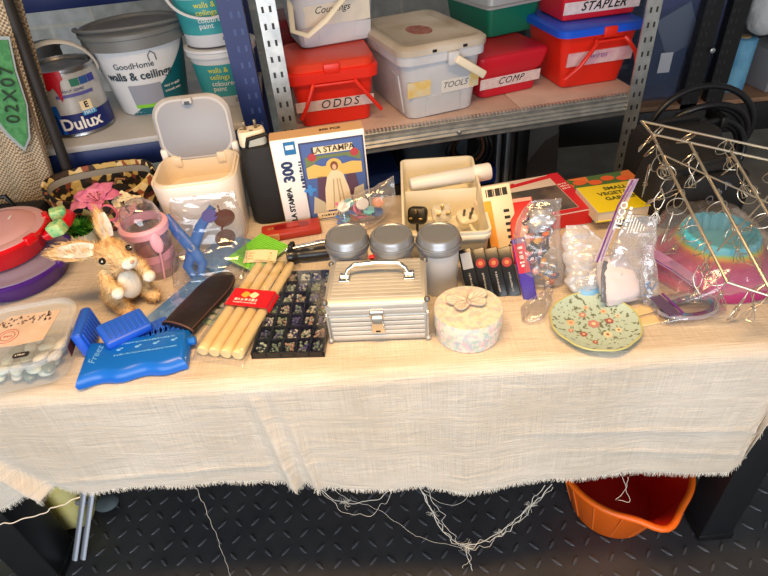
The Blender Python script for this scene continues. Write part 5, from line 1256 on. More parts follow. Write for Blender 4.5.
# ================================================================ right part of the table
# ---- big red and white flat box
ba, rz, bw_ = fe((492, 212), (573, 208))
c = G(536, 222); c.z = ZT
t = thing('toy_box', 'large flat red and white box with a dark window at the back of the table', 'box', c, math.radians(9))
RB3 = M('carton_red', (206, 26, 34), .35); 
B().box(-.125, .112, -.045, .135, 0, .040, .002).out('carton', M('carton_white', (226, 214, 206), .45), t)
ZB_ = .0402
B().box(-.125, .112, -.045, -.032, ZB_, ZB_ + .0006).out('front_border', RB3, t); B().box(.084, .112, -.032, .135, ZB_, ZB_ + .0006).out('red_border', RB3, t)
B().at(T(0, 0, ZB_)).prism([(-.125, .094), (-.125, .082), (.084, .116), (.084, .130)], 0, .0006).out('red_stripe', RB3, t)
B().box(-.120, .082, -.030, .078, ZB_, ZB_ + .0008).out('window_print', M('window_print', (110, 96, 84), .15, mix=((70, 66, 60), 16, .4, .6)), t)
sheet(.237, .034, RB3, t, T(-.0065, -.0455, .020) @ FRONT, 'front_panel')
scrib(t, T(-.05, .112, ZB_ + .0003) @ R(6, 'Z'), .09, 1, .015, RB3, 5); scrib(t, T(.098, .068, ZB_ + .0006) @ R(4, 'Z'), .022, 3, .007, WHITE, 6)
B().box(.1122, .1128, -.045, .135, .001, .039).out('side_panel', RB3, t)
# ---- two gardening books
c = G(607, 205); c.z = ZT
t = thing('gardening_book', 'green and orange illustrated book under the yellow book', 'book', c, math.radians(8))
B().box(-.105, .105, -.055, .100, .002, .022).out('pages', M('book_pages', (226, 214, 190), .8), t)
GP = patch_mat('green_orange_cover', [(70, 120, 60), (104, 150, 80), (228, 110, 50), (92, 140, 70), (60, 130, 100), (230, 130, 60)], 14, .4)
cv = B().box(-.108, .108, -.058, .103, .022, .025, .001).out('cover', GP, t); B().box(-.108, .108, -.058, .103, 0, .0022, .001).out('back_cover', GP, t)
for k in range(5): B().at(T(-.07 + k * .036, .068 + .01 * (k % 2), .0252)).prism([(.017 * math.cos(2*PI*i/14), .012 * math.sin(2*PI*i/14)) for i in range(14)], 0, .0005).out('printed_pumpkin', M('pumpkin_orange', (232, 104, 44), .4), cv)
t2 = thing('gardening_book', 'yellow vegetable gardening book with thick pale page edges', 'book', c + V((.004, -.052, .0258)), math.radians(5)); t2.scale = (.92, .92, 1)
YC = M('yellow_cover', (226, 206, 24), .35)
B().box(-.082, .086, -.055, .062, .002, .024).out('pages', M('book_pages', (226, 214, 190), .8), t2); cv = B().box(-.085, .088, -.058, .065, .024, .027, .001).out('cover', YC, t2); B().box(-.085, .088, -.058, .065, 0, .002, .001).out('back_cover', YC, t2)
DGN = M('cover_ink', (70, 84, 20), .5)
for k, s_ in enumerate(('SMALL', 'VEGETABLE', 'GARDENS')): text(s_, .021, DGN, t2, T(.004, .042 - .024 * k, .0272), bold=.0006)
B().box(-.0865, -.085, -.058, .065, .0, .027).out('spine', M('spine_white', (226, 220, 200), .5), t2)

# ---- clear bag of oddments
c = G(545, 286); c.z = ZT
sp = [(c + V((.0, .0, .004)), .034, .016), (c + V((-.004, .012, .030)), .040, .026), (c + V((-.012, .030, .072)), .044, .028), (c + V((-.012, .050, .112)), .042, .022), (c + V((-.004, .062, .140)), .036, .012), (c + V((.004, .066, .156)), .030, .003)]
o = bag(sp, (1, .0, 0), FILM2, 21, .014, name='plastic_bag', s=30); tag(o, 'crinkled clear bag of dark blue jewellery oddments beside the red packet', 'plastic bag')
rr = random.Random(17); OD = [M('oddment_navy', (30, 44, 96), .35), M('oddment_rust', (180, 96, 70), .5), M('oddment_mustard', (204, 150, 60), .5), M('oddment_grey', (150, 150, 154), .3, .4), M('oddment_black', (24, 24, 28), .4), M('oddment_pink', (206, 140, 140), .5)]
for k in range(36):
    z = rr.uniform(.014, .135); p = c + V((-.006 - z * .05 + rr.uniform(-.024, .022), z * .42 - .004 + rr.uniform(-.012, .010), z))
    b = B().at(T(*p) @ R(rr.uniform(0, 180), 'Z') @ R(rr.uniform(0, 90), 'X')); kk = k % 3
    if kk == 0: b.tube([(.012 * math.cos(a), .012 * math.sin(a), .002 * math.sin(3 * a)) for a in [2*PI*i/18 for i in range(18)]], .0028, 7, True)
    elif kk == 1: b.loft([(-.012, .010, .006, .002), (.012, .012, .008, .003)])
    else: b.ball((0, 0, 0), (.010, .007, .006), 10, 7)
    o = b.out(('bangle', 'tag', 'bead')[kk], OD[k % 6]); tag(o, ('small looped trinket', 'small block trinket', 'small rounded trinket')[kk] + ' inside the crinkled bag of oddments', 'trinket', 'trinkets in the crinkled bag: ' + ('loops', 'blocks', 'beads')[kk])
# flattened empty bag by it
c2 = G(541, 318); c2.z = ZT
sp = [(c2 + V((-.034, .010, .004)), .018, .003), (c2 + V((-.016, .012, .010)), .030, .008), (c2 + V((.006, .018, .016)), .032, .010), (c2 + V((.022, .040, .022)), .026, .008), (c2 + V((.026, .056, .028)), .018, .002)]
o = bag(sp, (.2, 1, .1), FILM, 23, .008, name='plastic_bag', s=34); tag(o, 'empty flattened clear bag lying in front of the bag of oddments', 'plastic bag')
# ---- white printed bag
c = G(595, 288); c.z = ZT
WBAG = film('white_printed_film', base=.42, edge=.4, rough=.2, white=.85)
sp = [(c + V((-.006, -.020, .006)), .048, .010), (c + V((-.004, -.004, .024)), .056, .024), (c + V((-.010, .020, .052)), .050, .026), (c + V((-.022, .040, .084)), .040, .018), (c + V((-.032, .050, .106)), .026, .006), (c + V((-.036, .054, .114)), .020, .002)]
o = bag(sp, (1, .1, -.12), WBAG, 31, .020, name='plastic_bag', s=40); tag(o, 'white printed plastic bag with blue corner behind the floral plate', 'plastic bag')
BLP = M('pale_blue_print2', (120, 176, 220), .4); 
sp = [(c + V((-.050, -.022, .006)), .004, .003), (c + V((-.030, -.026, .012)), .014, .008), (c + V((.0, -.024, .016)), .016, .010), (c + V((.034, -.018, .014)), .014, .008), (c + V((.052, -.012, .012)), .006, .003)]
bag(sp, (0, .4, 1), BLP, 35, .004, 24, 30, parent=o, name='blue_printed_corner')
sp = [(c + V((-.046, -.018, .030)), .002, .003), (c + V((-.026, -.024, .044)), .016, .006), (c + V((.006, -.020, .050)), .026, .007), (c + V((.034, -.008, .042)), .012, .004)]
o2 = bag(sp, (.1, .5, 1), FILM2, 36, .006, 24, 36, name='film_flap', parent=o)
0 and text('', .015, M('dark_print', (40, 42, 50), .5), o, axes(c + V((-.030, .008, .088)), (.6, .2, .7), (-.1, -.8, .5)), bold=.0006)
# ---- zip bag with TESCO print
c = G(632, 300); c.z = ZT
A = W(600, 258, c.y + .02); 
zb = [(c + V((-.020, -.006, .010)), .040, .012), (c + V((-.014, .012, .036)), .046, .018), (c + V((-.004, .030, .078)), .046, .012), (c + V((.006, .046, .120)), .040, .006), (c + V((.012, .056, .150)), .030, .002)]
ZBG = film('zip_bag_film', base=.28, edge=.5, rough=.18, white=.5)
o = bag(zb, (.92, .1, -.25), ZBG, 41, .014, name='zip_bag', s=30); tag(o, 'clear zip bag with purple zip and white printed lettering standing up', 'zip bag')
ZIP = M('zip_purple', (112, 56, 140), .35)
pz = [W(597, 262, c.y + .004), W(606, 238, c.y + .012), W(618, 206, c.y + .028), W(633, 180, c.y + .044)]
B().tube(pz, [.0024] * 4, 8, flat=.5).out('zip', ZIP, o); B().tube([p + V((.008, .002, .0)) for p in pz], [.0014] * 4, 8, flat=.5).out('zip', M('zip_mauve', (160, 110, 180), .35), o)
B().grid(lambda u, v: pz[0].lerp(pz[3], v) + V((.016 * (u - .3), .003, .004 * math.sin(v * PI))), 3, 12).out('zip_band', M('zip_band_film', (210, 196, 214), .3, alpha=.5), o)
tm = axes(W(621, 216, c.y + .008), W(628, 196, c.y + .020) - W(620, 220, c.y + .006), (0, -.8, .5))
text('TESCO', .016, WHITE, o, tm, bold=.0004)
scrib(o, tm @ T(0, -.013, 0), .04, 1, .008, WHITE, 3)
b = B().at(tm)
for k in range(6): b.box(-.026 + .002 * k, .006 - .003 * k, -.020 - k * .005, -.0185 - k * .005, 0, .0004)
b.out('printed_bars', WHITE, o)
# inside: pale cartons
cs = c + V((-.030, -.002, 0))
sp = [(cs + V((.004, -.012, .008)), .030, .008), (cs + V((.002, -.002, .024)), .036, .020), (cs + V((-.004, .014, .050)), .036, .020), (cs + V((-.010, .028, .074)), .030, .012), (cs + V((-.012, .034, .086)), .022, .003)]
o = bag(sp, (1, .2, 0), M('pale_mauve_cloth', (206, 196, 198), .7), 51, .006, 30, 40, name='folded_cloth', s=30); tag(o, 'pale mauve folded cloth inside the zip bag', 'cloth')
cf = c + V((-.052, .002, .034))
sp = [(cf + V((.0, -.020, -.022)), .018, .002), (cf + V((.002, -.012, .0)), .022, .004), (cf + V((.0, .004, .030)), .018, .003), (cf + V((-.004, .014, .050)), .006, .001)]
bag(sp, (.9, .1, -.4), M('dark_window', (110, 110, 114), .15, alpha=.85), 53, .005, 24, 40, name='clear_window', parent=bpy.data.objects['zip_bag'])
cf = V(G(546, 292)); cf.z = ZT
sp = [(cf + V((-.012, .050, .112)), .012, .006), (cf + V((-.010, .050, .126)), .024, .013), (cf + V((-.008, .056, .142)), .020, .009), (cf + V((-.006, .060, .152)), .010, .003)]
o = bag(sp, (1, 0, 0), M('silver_foil', (206, 206, 210), .38, .6), 55, .018, 28, 40, name='foil_wad', s=44); tag(o, 'crumpled silver foil at the top of the bag of oddments', 'foil')
# slim dangling bag tail with beads
c = G(652, 306); c.z = ZT
sp = [(c + V((-.006, -.002, .004)), .012, .006), (c + V((-.006, .006, .024)), .016, .010), (c + V((-.008, .018, .050)), .016, .010), (c + V((-.012, .030, .082)), .012, .006), (c + V((-.014, .036, .100)), .006, .002)]
o = bag(sp, (1, .1, 0), FILM2, 47, .008, 24, 50, name='plastic_bag', s=34); tag(o, 'narrow crinkled bag with tiny blue beads beside the zip bag', 'plastic bag')
rr = random.Random(3); b = B()
for k in range(46):
    z = rr.uniform(.008, .05); b.mat(k % 2); b.ball(c + V((-.006 + rr.uniform(-.009, .009), z * .34 + rr.uniform(-.004, .004), z)), .0022, 6, 4)
stuff(b.out('beads', [M('seed_blue', (110, 140, 190), .3), M('seed_grey', (140, 140, 150), .3)], o))
# ---- floral plate
c = G(594, 326); c.z = ZT; RPL = .0765
t = thing('floral_plate', 'pale green scalloped plate with pink flower sprigs at the table edge', 'plate', c, .2)
def _fl(nt, N, L, p):
    tc = N.new('ShaderNodeTexCoord'); prev = None
    v = N.new('ShaderNodeTexVoronoi'); v.inputs['Scale'].default_value = 62; L.new(tc.outputs['Object'], v.inputs['Vector'])
    n = N.new('ShaderNodeTexNoise'); n.inputs['Scale'].default_value = 130; L.new(tc.outputs['Object'], n.inputs['Vector'])
    r = N.new('ShaderNodeMapRange'); r.inputs['From Min'].default_value = .58; r.inputs['From Max'].default_value = .63; L.new(n.outputs['Fac'], r.inputs['Value'])
    mx = N.new('ShaderNodeMix'); mx.data_type = 'RGBA'; mx.inputs['A'].default_value = lin((176, 200, 192)); mx.inputs['B'].default_value = lin((104, 112, 92)); L.new(r.outputs[0], mx.inputs['Factor']); L.new(mx.outputs['Result'], p.inputs['Base Color'])
PLM = node_mat('sage_glaze', _fl, .3); GLD = M('gilt_edge', (186, 186, 122), .35)
def sc_(a, r): return r * (1 + .028 * abs(math.cos(4 * a)) - .014)
N_ = 96; an = [2*PI*i/N_ for i in range(N_)]
b = B(); b.rings([[(sc_(a, r) * math.cos(a), sc_(a, r) * math.sin(a), z) for a in an] for r, z in ((.04, 0), (.048, .0005), (.066, .007), (RPL, .0125), (RPL, .0145), (.066, .0095), (.050, .0034), (.02, .0028), (.001, .0028))], True, True); b.out('dish', PLM, t)
B().tube([(sc_(a, RPL) * math.cos(a), sc_(a, RPL) * math.sin(a), .0136) for a in an], .0017, 8, True).out('gilt_rim', GLD, t)
PF_ = [M('sprig_pink', (190, 134, 128), .4), M('sprig_peach', (222, 184, 146), .4), M('sprig_rose', (156, 92, 92), .4), M('sprig_cream', (230, 212, 176), .4)]
for k, (x, y, r) in enumerate(((0, .002, .011), (-.036, .018, .008), (.030, .0, .008), (.008, -.030, .008), (-.006, .030, .007), (.034, .026, .006), (-.030, -.016, .007), (.032, -.026, .006), (-.046, 0, .005), (.010, .046, .005), (-.022, -.040, .005), (.050, .006, .005))):
    b = B().at(T(x, y, .0032 + max(0, math.hypot(x, y) - .048) * .42))
    for q in range(6):
        a = 2*PI*q/6 + k; b.mat(0); b.prism([(r*.55*math.cos(a) + r*.42*math.cos(2*PI*i/10), r*.55*math.sin(a) + r*.42*math.sin(2*PI*i/10)) for i in range(10)], 0, .0004 + .00004 * q)
    b.mat(1); b.prism([(r*.35*math.cos(2*PI*i/10), r*.35*math.sin(2*PI*i/10)) for i in range(10)], 0, .0009); b.out('painted_flower', [PF_[k % 4], PF_[(k + 3) % 4]], t)
    for q in range(4):
        a = k * 1.3 + q * 1.6; x2, y2 = x + r * 1.6 * math.cos(a), y + r * 1.6 * math.sin(a)
        if math.hypot(x2, y2) < .05: B().at(T(x2, y2, .0031) @ Matrix.Rotation(a, 4, 'Z')).prism([(-.0042, 0), (0, .0013), (.0042, 0), (0, -.0013)], 0, .0004).out('painted_leaf', M('leaf_paint', (122, 134, 104), .4), t)
# ---- wooden sticks + zip bag with oval ring
for k, (px, py, rz_, lb) in enumerate(((641, 312, 14, 'pale wooden stick end poking out by the plate, the far one'), (648, 322, 8, 'pale wooden stick end poking out by the plate, the near one'))):
    p = G(px, py); o = B().at(T(p.x, p.y, ZT) @ R(rz_, 'Z')).box(-.045, .030, -.010, .010, 0, .004 + .0 * k, .0015).out('wooden_stick', M('pale_wood', (236, 214, 172), .6, mix=((222, 196, 150), 30, .4, .6))); tag(o, lb, 'stick')
p0 = G(687, 312); p0.z = ZT
t = thing('hair_band', 'oval purple and clear band inside the small zip bag', 'hair band', m=T(p0.x, p0.y, ZT + .011) @ R(8, 'Z') @ R(6, 'X'))
for a_, b_, r_, m_, nm, dz in ((.048, .020, .0042, patch_mat('purple_teal', [(110, 40, 90), (150, 60, 120), (70, 130, 150), (120, 50, 100)], 18, .25, 'NOISE'), 'band', 0), (.056, .027, .003, M('clear_loop', (216, 206, 214), .12, alpha=.4, spec=.9), 'clear_loop', .001)):
    B().tube([(a_ * math.cos(a), b_ * math.sin(a), dz + .003 * math.sin(2 * a)) for a in [2*PI*i/40 for i in range(40)]], r_, 8, True, flat=1.3).out(nm, m_, t)
sp = [(p0 + V((-.062, -.004, .006)), .026, .002), (p0 + V((-.040, -.002, .012)), .033, .010), (p0 + V((0, 0, .013)), .036, .013), (p0 + V((.040, .006, .012)), .034, .010), (p0 + V((.064, .012, .006)), .026, .003)]
o = bag(sp, (0, 1, 0), FILM, 61, .005, 36, 50, name='zip_bag', s=30); tag(o, 'small flat zip bag with purple strip beside the wooden sticks', 'zip bag')
B().at(T(p0.x - .044, p0.y - .003, ZT + .0245) @ R(12, 'Z')).box(-.016, .006, -.028, .028, 0, .0012).out('purple_panel', M('dusky_panel', (92, 76, 112), .3, alpha=.9), o); B().at(T(p0.x - .034, p0.y - .002, ZT + .0258) @ R(12, 'Z')).box(-.002, .002, -.029, .029, 0, .002).out('zip', ZIP, o)
# ---- rainbow flared bowl
c = G(712, 268); c.z = ZT
t = thing('rainbow_bowl', 'upturned magenta bowl with turquoise fluted top inside a clear zip bag', 'bowl', c + V((0, .012, 0)), 0)
RBM = ramp_mat('rainbow', [(0, (160, 50, 96)), (.30, (190, 64, 124)), (.62, (168, 48, 100)), (.74, (186, 84, 80)), (.80, (214, 160, 50)), (.85, (150, 190, 80)), (.90, (70, 186, 214)), (1, (86, 206, 232))], 'z', .3, 0, .082, .006, 30)
N_ = 72; an = [2*PI*i/N_ for i in range(N_)]
def fl_(r, z, k): return [((r + k * .0018 * math.cos(24 * a)) * math.cos(a), (r + k * .0018 * math.cos(24 * a)) * math.sin(a), z) for a in an]
b = B(); b.rings([fl_(r, z, k) for r, z, k in ((.122, .000, 0), (.124, .002, 0), (.118, .008, 0), (.100, .030, 0), (.080, .056, .3), (.070, .070, .8), (.066, .082, 1), (.0625, .0825, 1))], True, False); b.mat(1).rings([fl_(r, z, k) for r, z, k in ((.0625, .0825, 1), (.058, .066, 1), (.050, .050, .6))], False, False); bo = b.out('flared_body', [RBM, M('turquoise', (76, 190, 220), .3)], t)
B().at(T(0, 0, .0505)).lathe([(.0505, 0), (.001, .001)], 48, False, True).out('inner_base', M('turquoise', (76, 190, 220), .3), t)
b = B(); 
for k in range(24):
    a = 2*PI*k/24; b.tube([(.0505 * math.cos(a), .0505 * math.sin(a), .052), (.0585 * math.cos(a), .0585 * math.sin(a), .068), (.0625 * math.cos(a), .0625 * math.sin(a), .081)], .0016, 6)
b.out('flutes', M('turquoise', (76, 190, 220), .3), t)
sp = [(c + V((-.128, -.02, .006)), .08, .002), (c + V((-.10, -.005, .020)), .110, .016), (c + V((-.03, .01, .046)), .128, .046), (c + V((.05, .012, .046)), .128, .046), (c + V((.115, .012, .022)), .118, .018), (c + V((.15, .01, .008)), .10, .003)]
o = bag(sp, (0, 1, 0), film('big_bag_film', base=.13, edge=.45, rough=.15, white=.35), 71, .010, 44, 80, name='zip_bag', s=30); tag(o, 'large clear zip bag with purple zip around the rainbow bowl', 'zip bag')
pz = [G(652, 258, ZT + .040), G(675, 272, ZT + .034), G(700, 290, ZT + .022)]
B().tube(pz, .0028, 8, flat=.6).out('zip', M('zip_dark_purple', (84, 40, 120), .35), o)
zd = (pz[2] - pz[0]).normalized()
B().grid(lambda u, v: pz[0].lerp(pz[2], v) + V((.010 * (u - .5), .028 * u, .010 * u + .003 * math.sin(v * PI))), 4, 12).out('zip_band', M('lilac_band', (196, 150, 196), .3, alpha=.6), o)
# ---- black bag with outline letters
c = V((.79, 1.16, ZT))
c = G(712, 228); c.z = ZT
t = thing('black_bag', 'soft black bag with outline lettering under the wire airer', 'bag', (c.x - .035, c.y + .085, ZT), math.radians(6)); t.scale = (.80, .9, .95)
def bb(u, v):
    a = 2 * PI * u; 
b = B(); rings = []
for z, k in ((0, .95), (.01, 1), (.06, 1.02), (.11, .95), (.145, .80), (.162, .5)):
    rings.append([(.135 * k * math.copysign(abs(math.cos(a)) ** .7, math.cos(a)) + .006 * nz((a, z * 8, 1), 1.5, 2), .085 * k * math.copysign(abs(math.sin(a)) ** .75, math.sin(a)) + .006 * nz((a, z * 8, 5), 1.5, 7), z + .006 * nz((a, z, 3), 2, 4)) for a in [2*PI*i/48 for i in range(48)]])
b.rings(rings); b.out('body', BF, t)
B().box(-.09, .09, -.1, -.07, .045, .135, .006).out('pocket_flap', BF, t)
b = B().tube([(-.09, -.05, .14), (-.06, -.09, .165), (.02, -.09, .172), (.08, -.05, .15)], .007, 8); b.out('handle', BF, t)
GO = M('outline_print', (120, 126, 140), .6)
lm = axes(V((.004, -.1015, .088)), (.75, -.0, .66), (-.0, -1, .1))
for k, s_ in enumerate('EDBA'):
    oo = text(s_, .028, GO, t, lm @ T(-.036 + k * .024, 0, 0)); 
t = thing('black_bag', 'tall black padded bag behind the wire airer', 'bag', (.80, 1.335, .004), .15)
B().box(-.105, .105, -.05, .09, 0, .82, .035).out('body', M('black_padded', (28, 28, 31), .75, bump=(16, .6)), t); B().box(-.08, .08, -.065, -.05, .3, .70, .02).out('front_pocket', BF, t); B().tube([(-.07, .02, .81), (-.05, .02, .835), (.05, .02, .835), (.07, .02, .81)], .008, 8).out('handle', BF, t)
B().box(-.085, -.05, -.068, -.05, .62, .76, .004).out('blue_strap', M('slate_webbing', (70, 84, 104), .7), t)

# ---- wire airer with pegs
W1 = M('chromed_wire', (196, 188, 172), .28, .9)
a1 = G(641, 121, ZT + .235); a2 = G(652, 134, ZT + .225); c1 = G(727, 282, ZT + .098); 
ex = G(768, 160, ZT + .215) - a2; ex.z *= 1
far = 1.25
a2e = a2 + ex * far; a1e = a1 + ex * far
t = thing('wire_airer', 'chrome wire drying hanger with pegs lying over the black bag', 'drying hanger', (c1.x, c1.y, ZT))
oa = V((c1.x, c1.y, ZT)); q = lambda p: p - oa
b = B().tube([q(a1), q(a1e)], .0024, 8); b.tube([q(a2), q(a2e)], .0024, 8); b.tube([q(a1), q(a2)], .0024, 8); b.out('top_rail', W1, t)
dn = c1 - a2
for k, f_ in enumerate((0, .34, .70, 1.02)):
    s0 = a2 + ex * f_ * 1.0; s1 = s0 + dn * 1.0
    B().tube([q(s0 + (a1 - a2) * (1 if k == 0 else 0)), q(s0), q(s1)], .0026, 8).out('cross_bar', W1, t)
B().tube([q(c1), q(c1 + ex * 1.05)], .0022, 8).out('bottom_rail', W1, t)
m0, m1 = a2 + dn * .16, a2 + ex * 1.1 + dn * .42; B().tube([q(m0), q(m1)], .0016, 8).out('brace', W1, t)
m0, m1 = a2 + ex * .06 + dn * .80, a2 + ex * 1.0 + dn * .15; B().tube([q(m0), q(m1)], .0016, 8).out('brace', W1, t)
def peg_mesh():
    b = B()
    for s in (-1, 1):
        b.tube([(0, 0, 0), (s*.004, .002*s, -.008), (s*.009, .002*s, -.020), (s*.006, .002*s, -.034), (-s*.002, .001*s, -.046), (-s*.009, 0, -.058), (-s*.010, 0, -.066), (s*.0, 0, -.066), (s*.004, 0, -.058), (0, .001*s, -.044)], .0009, 6)
    b.tube([(.004 * math.cos(a), .004 * math.sin(a), -.046 + .0008 * a) for a in [i * .6 for i in range(16)]], .0009, 5)
    return b.mesh('peg', W1)
def ring_mesh(r):
    return B().tube([(r * math.cos(a), 0, -r + r * math.sin(a)) for a in [2*PI*i/24 for i in range(24)]], .0010, 6, True).mesh('hook_ring', W1)
PM = peg_mesh(); RM = ring_mesh(.017); rr = random.Random(6)
spots = []
for f_ in (.0, .34, .70, 1.02):
    for v in (.08, .24, .42, .58, .76, .93): spots.append(a2 + ex * f_ + dn * v)
for f_ in (.22, .5, .8): spots.append(a1 + ex * f_)
for k, p in enumerate(spots):
    an_ = rr.uniform(-60, 60); o = bpy.data.objects.new('hook_ring', RM); COL.objects.link(o); o.parent = t
    tilt = rr.uniform(-25, 40)
    o.matrix_basis = T(*q(p)) @ R(an_, 'Z') @ R(tilt, 'X')
    pg = bpy.data.objects.new('peg', PM); COL.objects.link(pg); pg.parent = t
    drop = p.z - .036 - ZT
    flat_ = 38 + rr.uniform(-20, 22)
    pg.matrix_basis = T(*q(p)) @ R(an_ + rr.uniform(-40, 40), 'Z') @ R(rr.choice((-1, 1)) * flat_, 'X') @ T(0, 0, .002)
for v in (.16, .34, .50, .66, .84):
    o = bpy.data.objects.new('hook_ring', RM); COL.objects.link(o); o.parent = t; o.matrix_basis = T(*q(a2 + dn * v)) @ R(rr.uniform(-20, 50), 'Z') @ R(rr.uniform(10, 60), 'Y')
    pg = bpy.data.objects.new('peg', PM); COL.objects.link(pg); pg.parent = t; pg.matrix_basis = T(*q(a2 + dn * v + V((-.022, -.004, -.016)))) @ R(rr.uniform(-40, 60), 'Z') @ R(rr.uniform(-30, 30), 'X')
# one peg hanging down onto the cloth at the near corner
p = G(748, 292, ZT + .075)
pg = bpy.data.objects.new('peg', PM); COL.objects.link(pg); pg.parent = t; pg.matrix_basis = T(*q(p)) @ R(20, 'Z') @ R(8, 'X')
B().tube([q(p), q(c1 + ex * .16)], .0009, 6).out('peg_link', W1, t)

# ---- coil of black hose
c = W(697, 148, 1.50)
t = thing('hose_coil', 'coil of thick black cable behind the tall black bag', 'cable', (c.x + .01, 1.50, c.z - .112)); t.scale = (.80,) * 3
HO = M('black_rubber_hose', (24, 24, 27), .28)
rr = random.Random(19)
for k in range(5):
    R_ = .125 + .012 * k - .02 * (k % 2); ox, oy, oz = rr.uniform(-.012, .012), -.03 + .018 * k, R_ + .004
    pts = [(ox + R_ * math.cos(a) * 1.12, oy + .012 * math.sin(2*a + k), oz + R_ * math.sin(a)) for a in [2*PI*i/48 for i in range(48)]]
    B().tube(pts, .0115, 10, True).out('cable_loop', HO, t)
B().at(T(.03, .0, .25)).box(-.012, .012, -.05, .06, -.018, .020, .004).out('cable_tie', BLACK, t)
B().tube([(-.13, -.03, .16), (-.2, -.04, .17), (-.25, -.05, .19), (-.285, -.06, .25)], .009, 10).out('cable_tail', HO, t)
B().at(T(-.245, -.05, .185) @ R(20, 'Y')).box(-.02, .02, -.016, .016, -.014, .014, .005).out('connector', M('connector_black', (28, 28, 30), .4), t)

t = thing('black_crate', 'black plastic crate carrying the cable coil behind the tall bag', 'crate', (c.x, 1.52, .004), .1)
hz = c.z - .112 - .009
B().loft([(0, .28, .17, .02), (hz - .012, .33, .20, .025), (hz - .008, .345, .215, .03), (hz - .006, .345, .215, .03)]).out('body', BLACK, t); B().loft([(hz - .006, .35, .22, .03), (hz, .34, .21, .03)]).out('lid', BLACK, t)
# ================================================================ behind and below
# ---- far black rack on the right
yR = 2.25
p = W(690, 95, yR); q_ = W(722, 0, yR)
t = thing('shelving_unit', 'black steel shelving unit of clothes and boxes in the far corner', 'shelving', (p.x, yR, 0))
BK = M('black_rack_steel', (24, 24, 27), .4)
zsh = W(752, 98, yR).z; xr = 1.3
RX0, RX1 = -.62, 1.5
upright('upright', -.03, 0, t, BK, M('rack_slots', (46, 47, 51), .5), w=.07); upright('upright', .075, 0, t, BK, M('rack_slots', (46, 47, 51), .5), w=.07)
for x in (RX0, RX1): upright('upright', x, .5, t, BK, SLOT, w=.05)
B().box(RX0, RX1, .0, .5, zsh - .02, zsh, .002).out('shelf_board', M('brown_board', (150, 112, 84), .7, mix=((120, 92, 70), 9, .4, .6)), t)
B().box(RX0, RX1, -.012, .012, zsh - .14, zsh - .018, .003).out('shelf_beam', BK, t)
B().box(RX0, RX1, .505, .52, zsh + .02, 1.6).out('back_panel', M('grey_back_panel', (82, 84, 92), .8), t)
B().at(T(.035, -.012, .0 + W(706, 50, yR).z) @ FRONT).lathe([(.010, 0), (.010, .006), (.005, .008)], 16).out('bolt', STEEL, t)
def onrack(px, py, y): return W(px, py, y)
# tinted crate with clothes
o = W(676, 90, yR + .06); zf = zsh
t = thing('tinted_crate', 'smoky blue see-through crate of clothes left of the black upright', 'crate', (o.x, yR + .04, zf))
TIN_ = M('smoky_blue_plastic', (110, 128, 166), .2, alpha=.22)
B().loft([(0, .32, .34, .03, -.03, .2), (.44, .36, .38, .03, -.03, .2), (.44, .345, .365, .03, -.03, .2), (.01, .305, .325, .03, -.03, .2)]).out('body', TIN_, t)
sheet(.05, .08, M('crate_label', (196, 200, 210), .6), t, T(-.075, .019, .16) @ FRONT, 'white_label')
def cloth_lump(name, label, p, r, mat, seed, cat='clothing'):
    b = B(); b.rings([[(p[0] + r[0] * math.sin(PI*j/12) * math.cos(2*PI*i/28) * (1 + .25 * nz((i*.4, j*.5, 0), 1, seed)), p[1] + r[1] * math.sin(PI*j/12) * math.sin(2*PI*i/28), p[2] + r[2] * (1 - math.cos(PI*(j+.01)/12.02)) * (1 + .12 * nz((i*.5, j*.4, 3), 1, seed))) for i in range(28)] for j in range(13)])
    o = b.out(name, mat); tag(o, label, cat); return o
NVY = M('navy_fabric', (28, 34, 62), .9, bump=(20, .8)); PRP = M('purple_fabric', (70, 50, 112), .9, bump=(20, .8)); GRF = M('grey_card', (120, 126, 134), .6)
cx = o.x
cloth_lump('folded_clothes', 'dark navy clothes filling the smoky crate', (cx - .03, yR + .24, zf + .012), (.11, .10, .12), NVY, 3)
cloth_lump('folded_clothes', 'purple garment on top in the smoky crate', (cx - .01, yR + .24, zf + .27), (.09, .09, .07), PRP, 5)
b = B().at(T(cx - .03, yR + .098, zf + .25) @ R(-28, 'Y')).box(-.06, .08, -.004, .004, -.06, .10, .002); tag(b.out('grey_folder', GRF), 'pale grey folder slanting in the smoky crate', 'folder')
# right side: purple garment, blue roll, pale fleece
o = W(730, 97, yR + .10)
t = thing('paper_roll', 'light blue paper roll standing on the far rack shelf', 'paper roll', (o.x, yR + .12, zsh), 0)
B().lathe([(.046, 0), (.050, .003), (.050, .21), (.046, .213)], 36).out('roll', M('light_blue_paper', (116, 176, 206), .8, mix=((90, 150, 190), 16, .4, .6)), t); B().lathe([(.02, .213), (.022, .22), (.016, .22)], 20).out('core', M('card_core', (170, 140, 100), .8), t)
cloth_lump('white_towel', 'white towel draped over the light blue roll', (o.x + .05, yR + .10, zsh + .222), (.085, .07, .10), M('towel_white', (206, 206, 206), .95, bump=(60, 1)), 9, 'towel')
cloth_lump('fleece', 'cream speckled fleece beside the light blue roll', (o.x + .19, yR + .05, zsh + .165), (.095, .08, .12), M('cream_fleece', (206, 198, 180), .95, mix=((150, 136, 112), 40, .4, .6), bump=(90, 1)), 11, 'fleece')
cloth_lump('purple_jumper', 'purple jumper behind the light blue roll', (o.x - .06, yR + .34, zsh + .17), (.10, .11, .16), PRP, 15, 'clothing')
cloth_lump('navy_coat', 'dark navy coat folded at the shelf by the black upright', (o.x - .07, yR + .30, zsh + .0), (.08, .10, .08), NVY, 17, 'clothing')
t = thing('cardboard_box', 'open grey cardboard box on the far rack shelf under the fleece', 'box', (o.x + .24, yR + .06, zsh), .1)
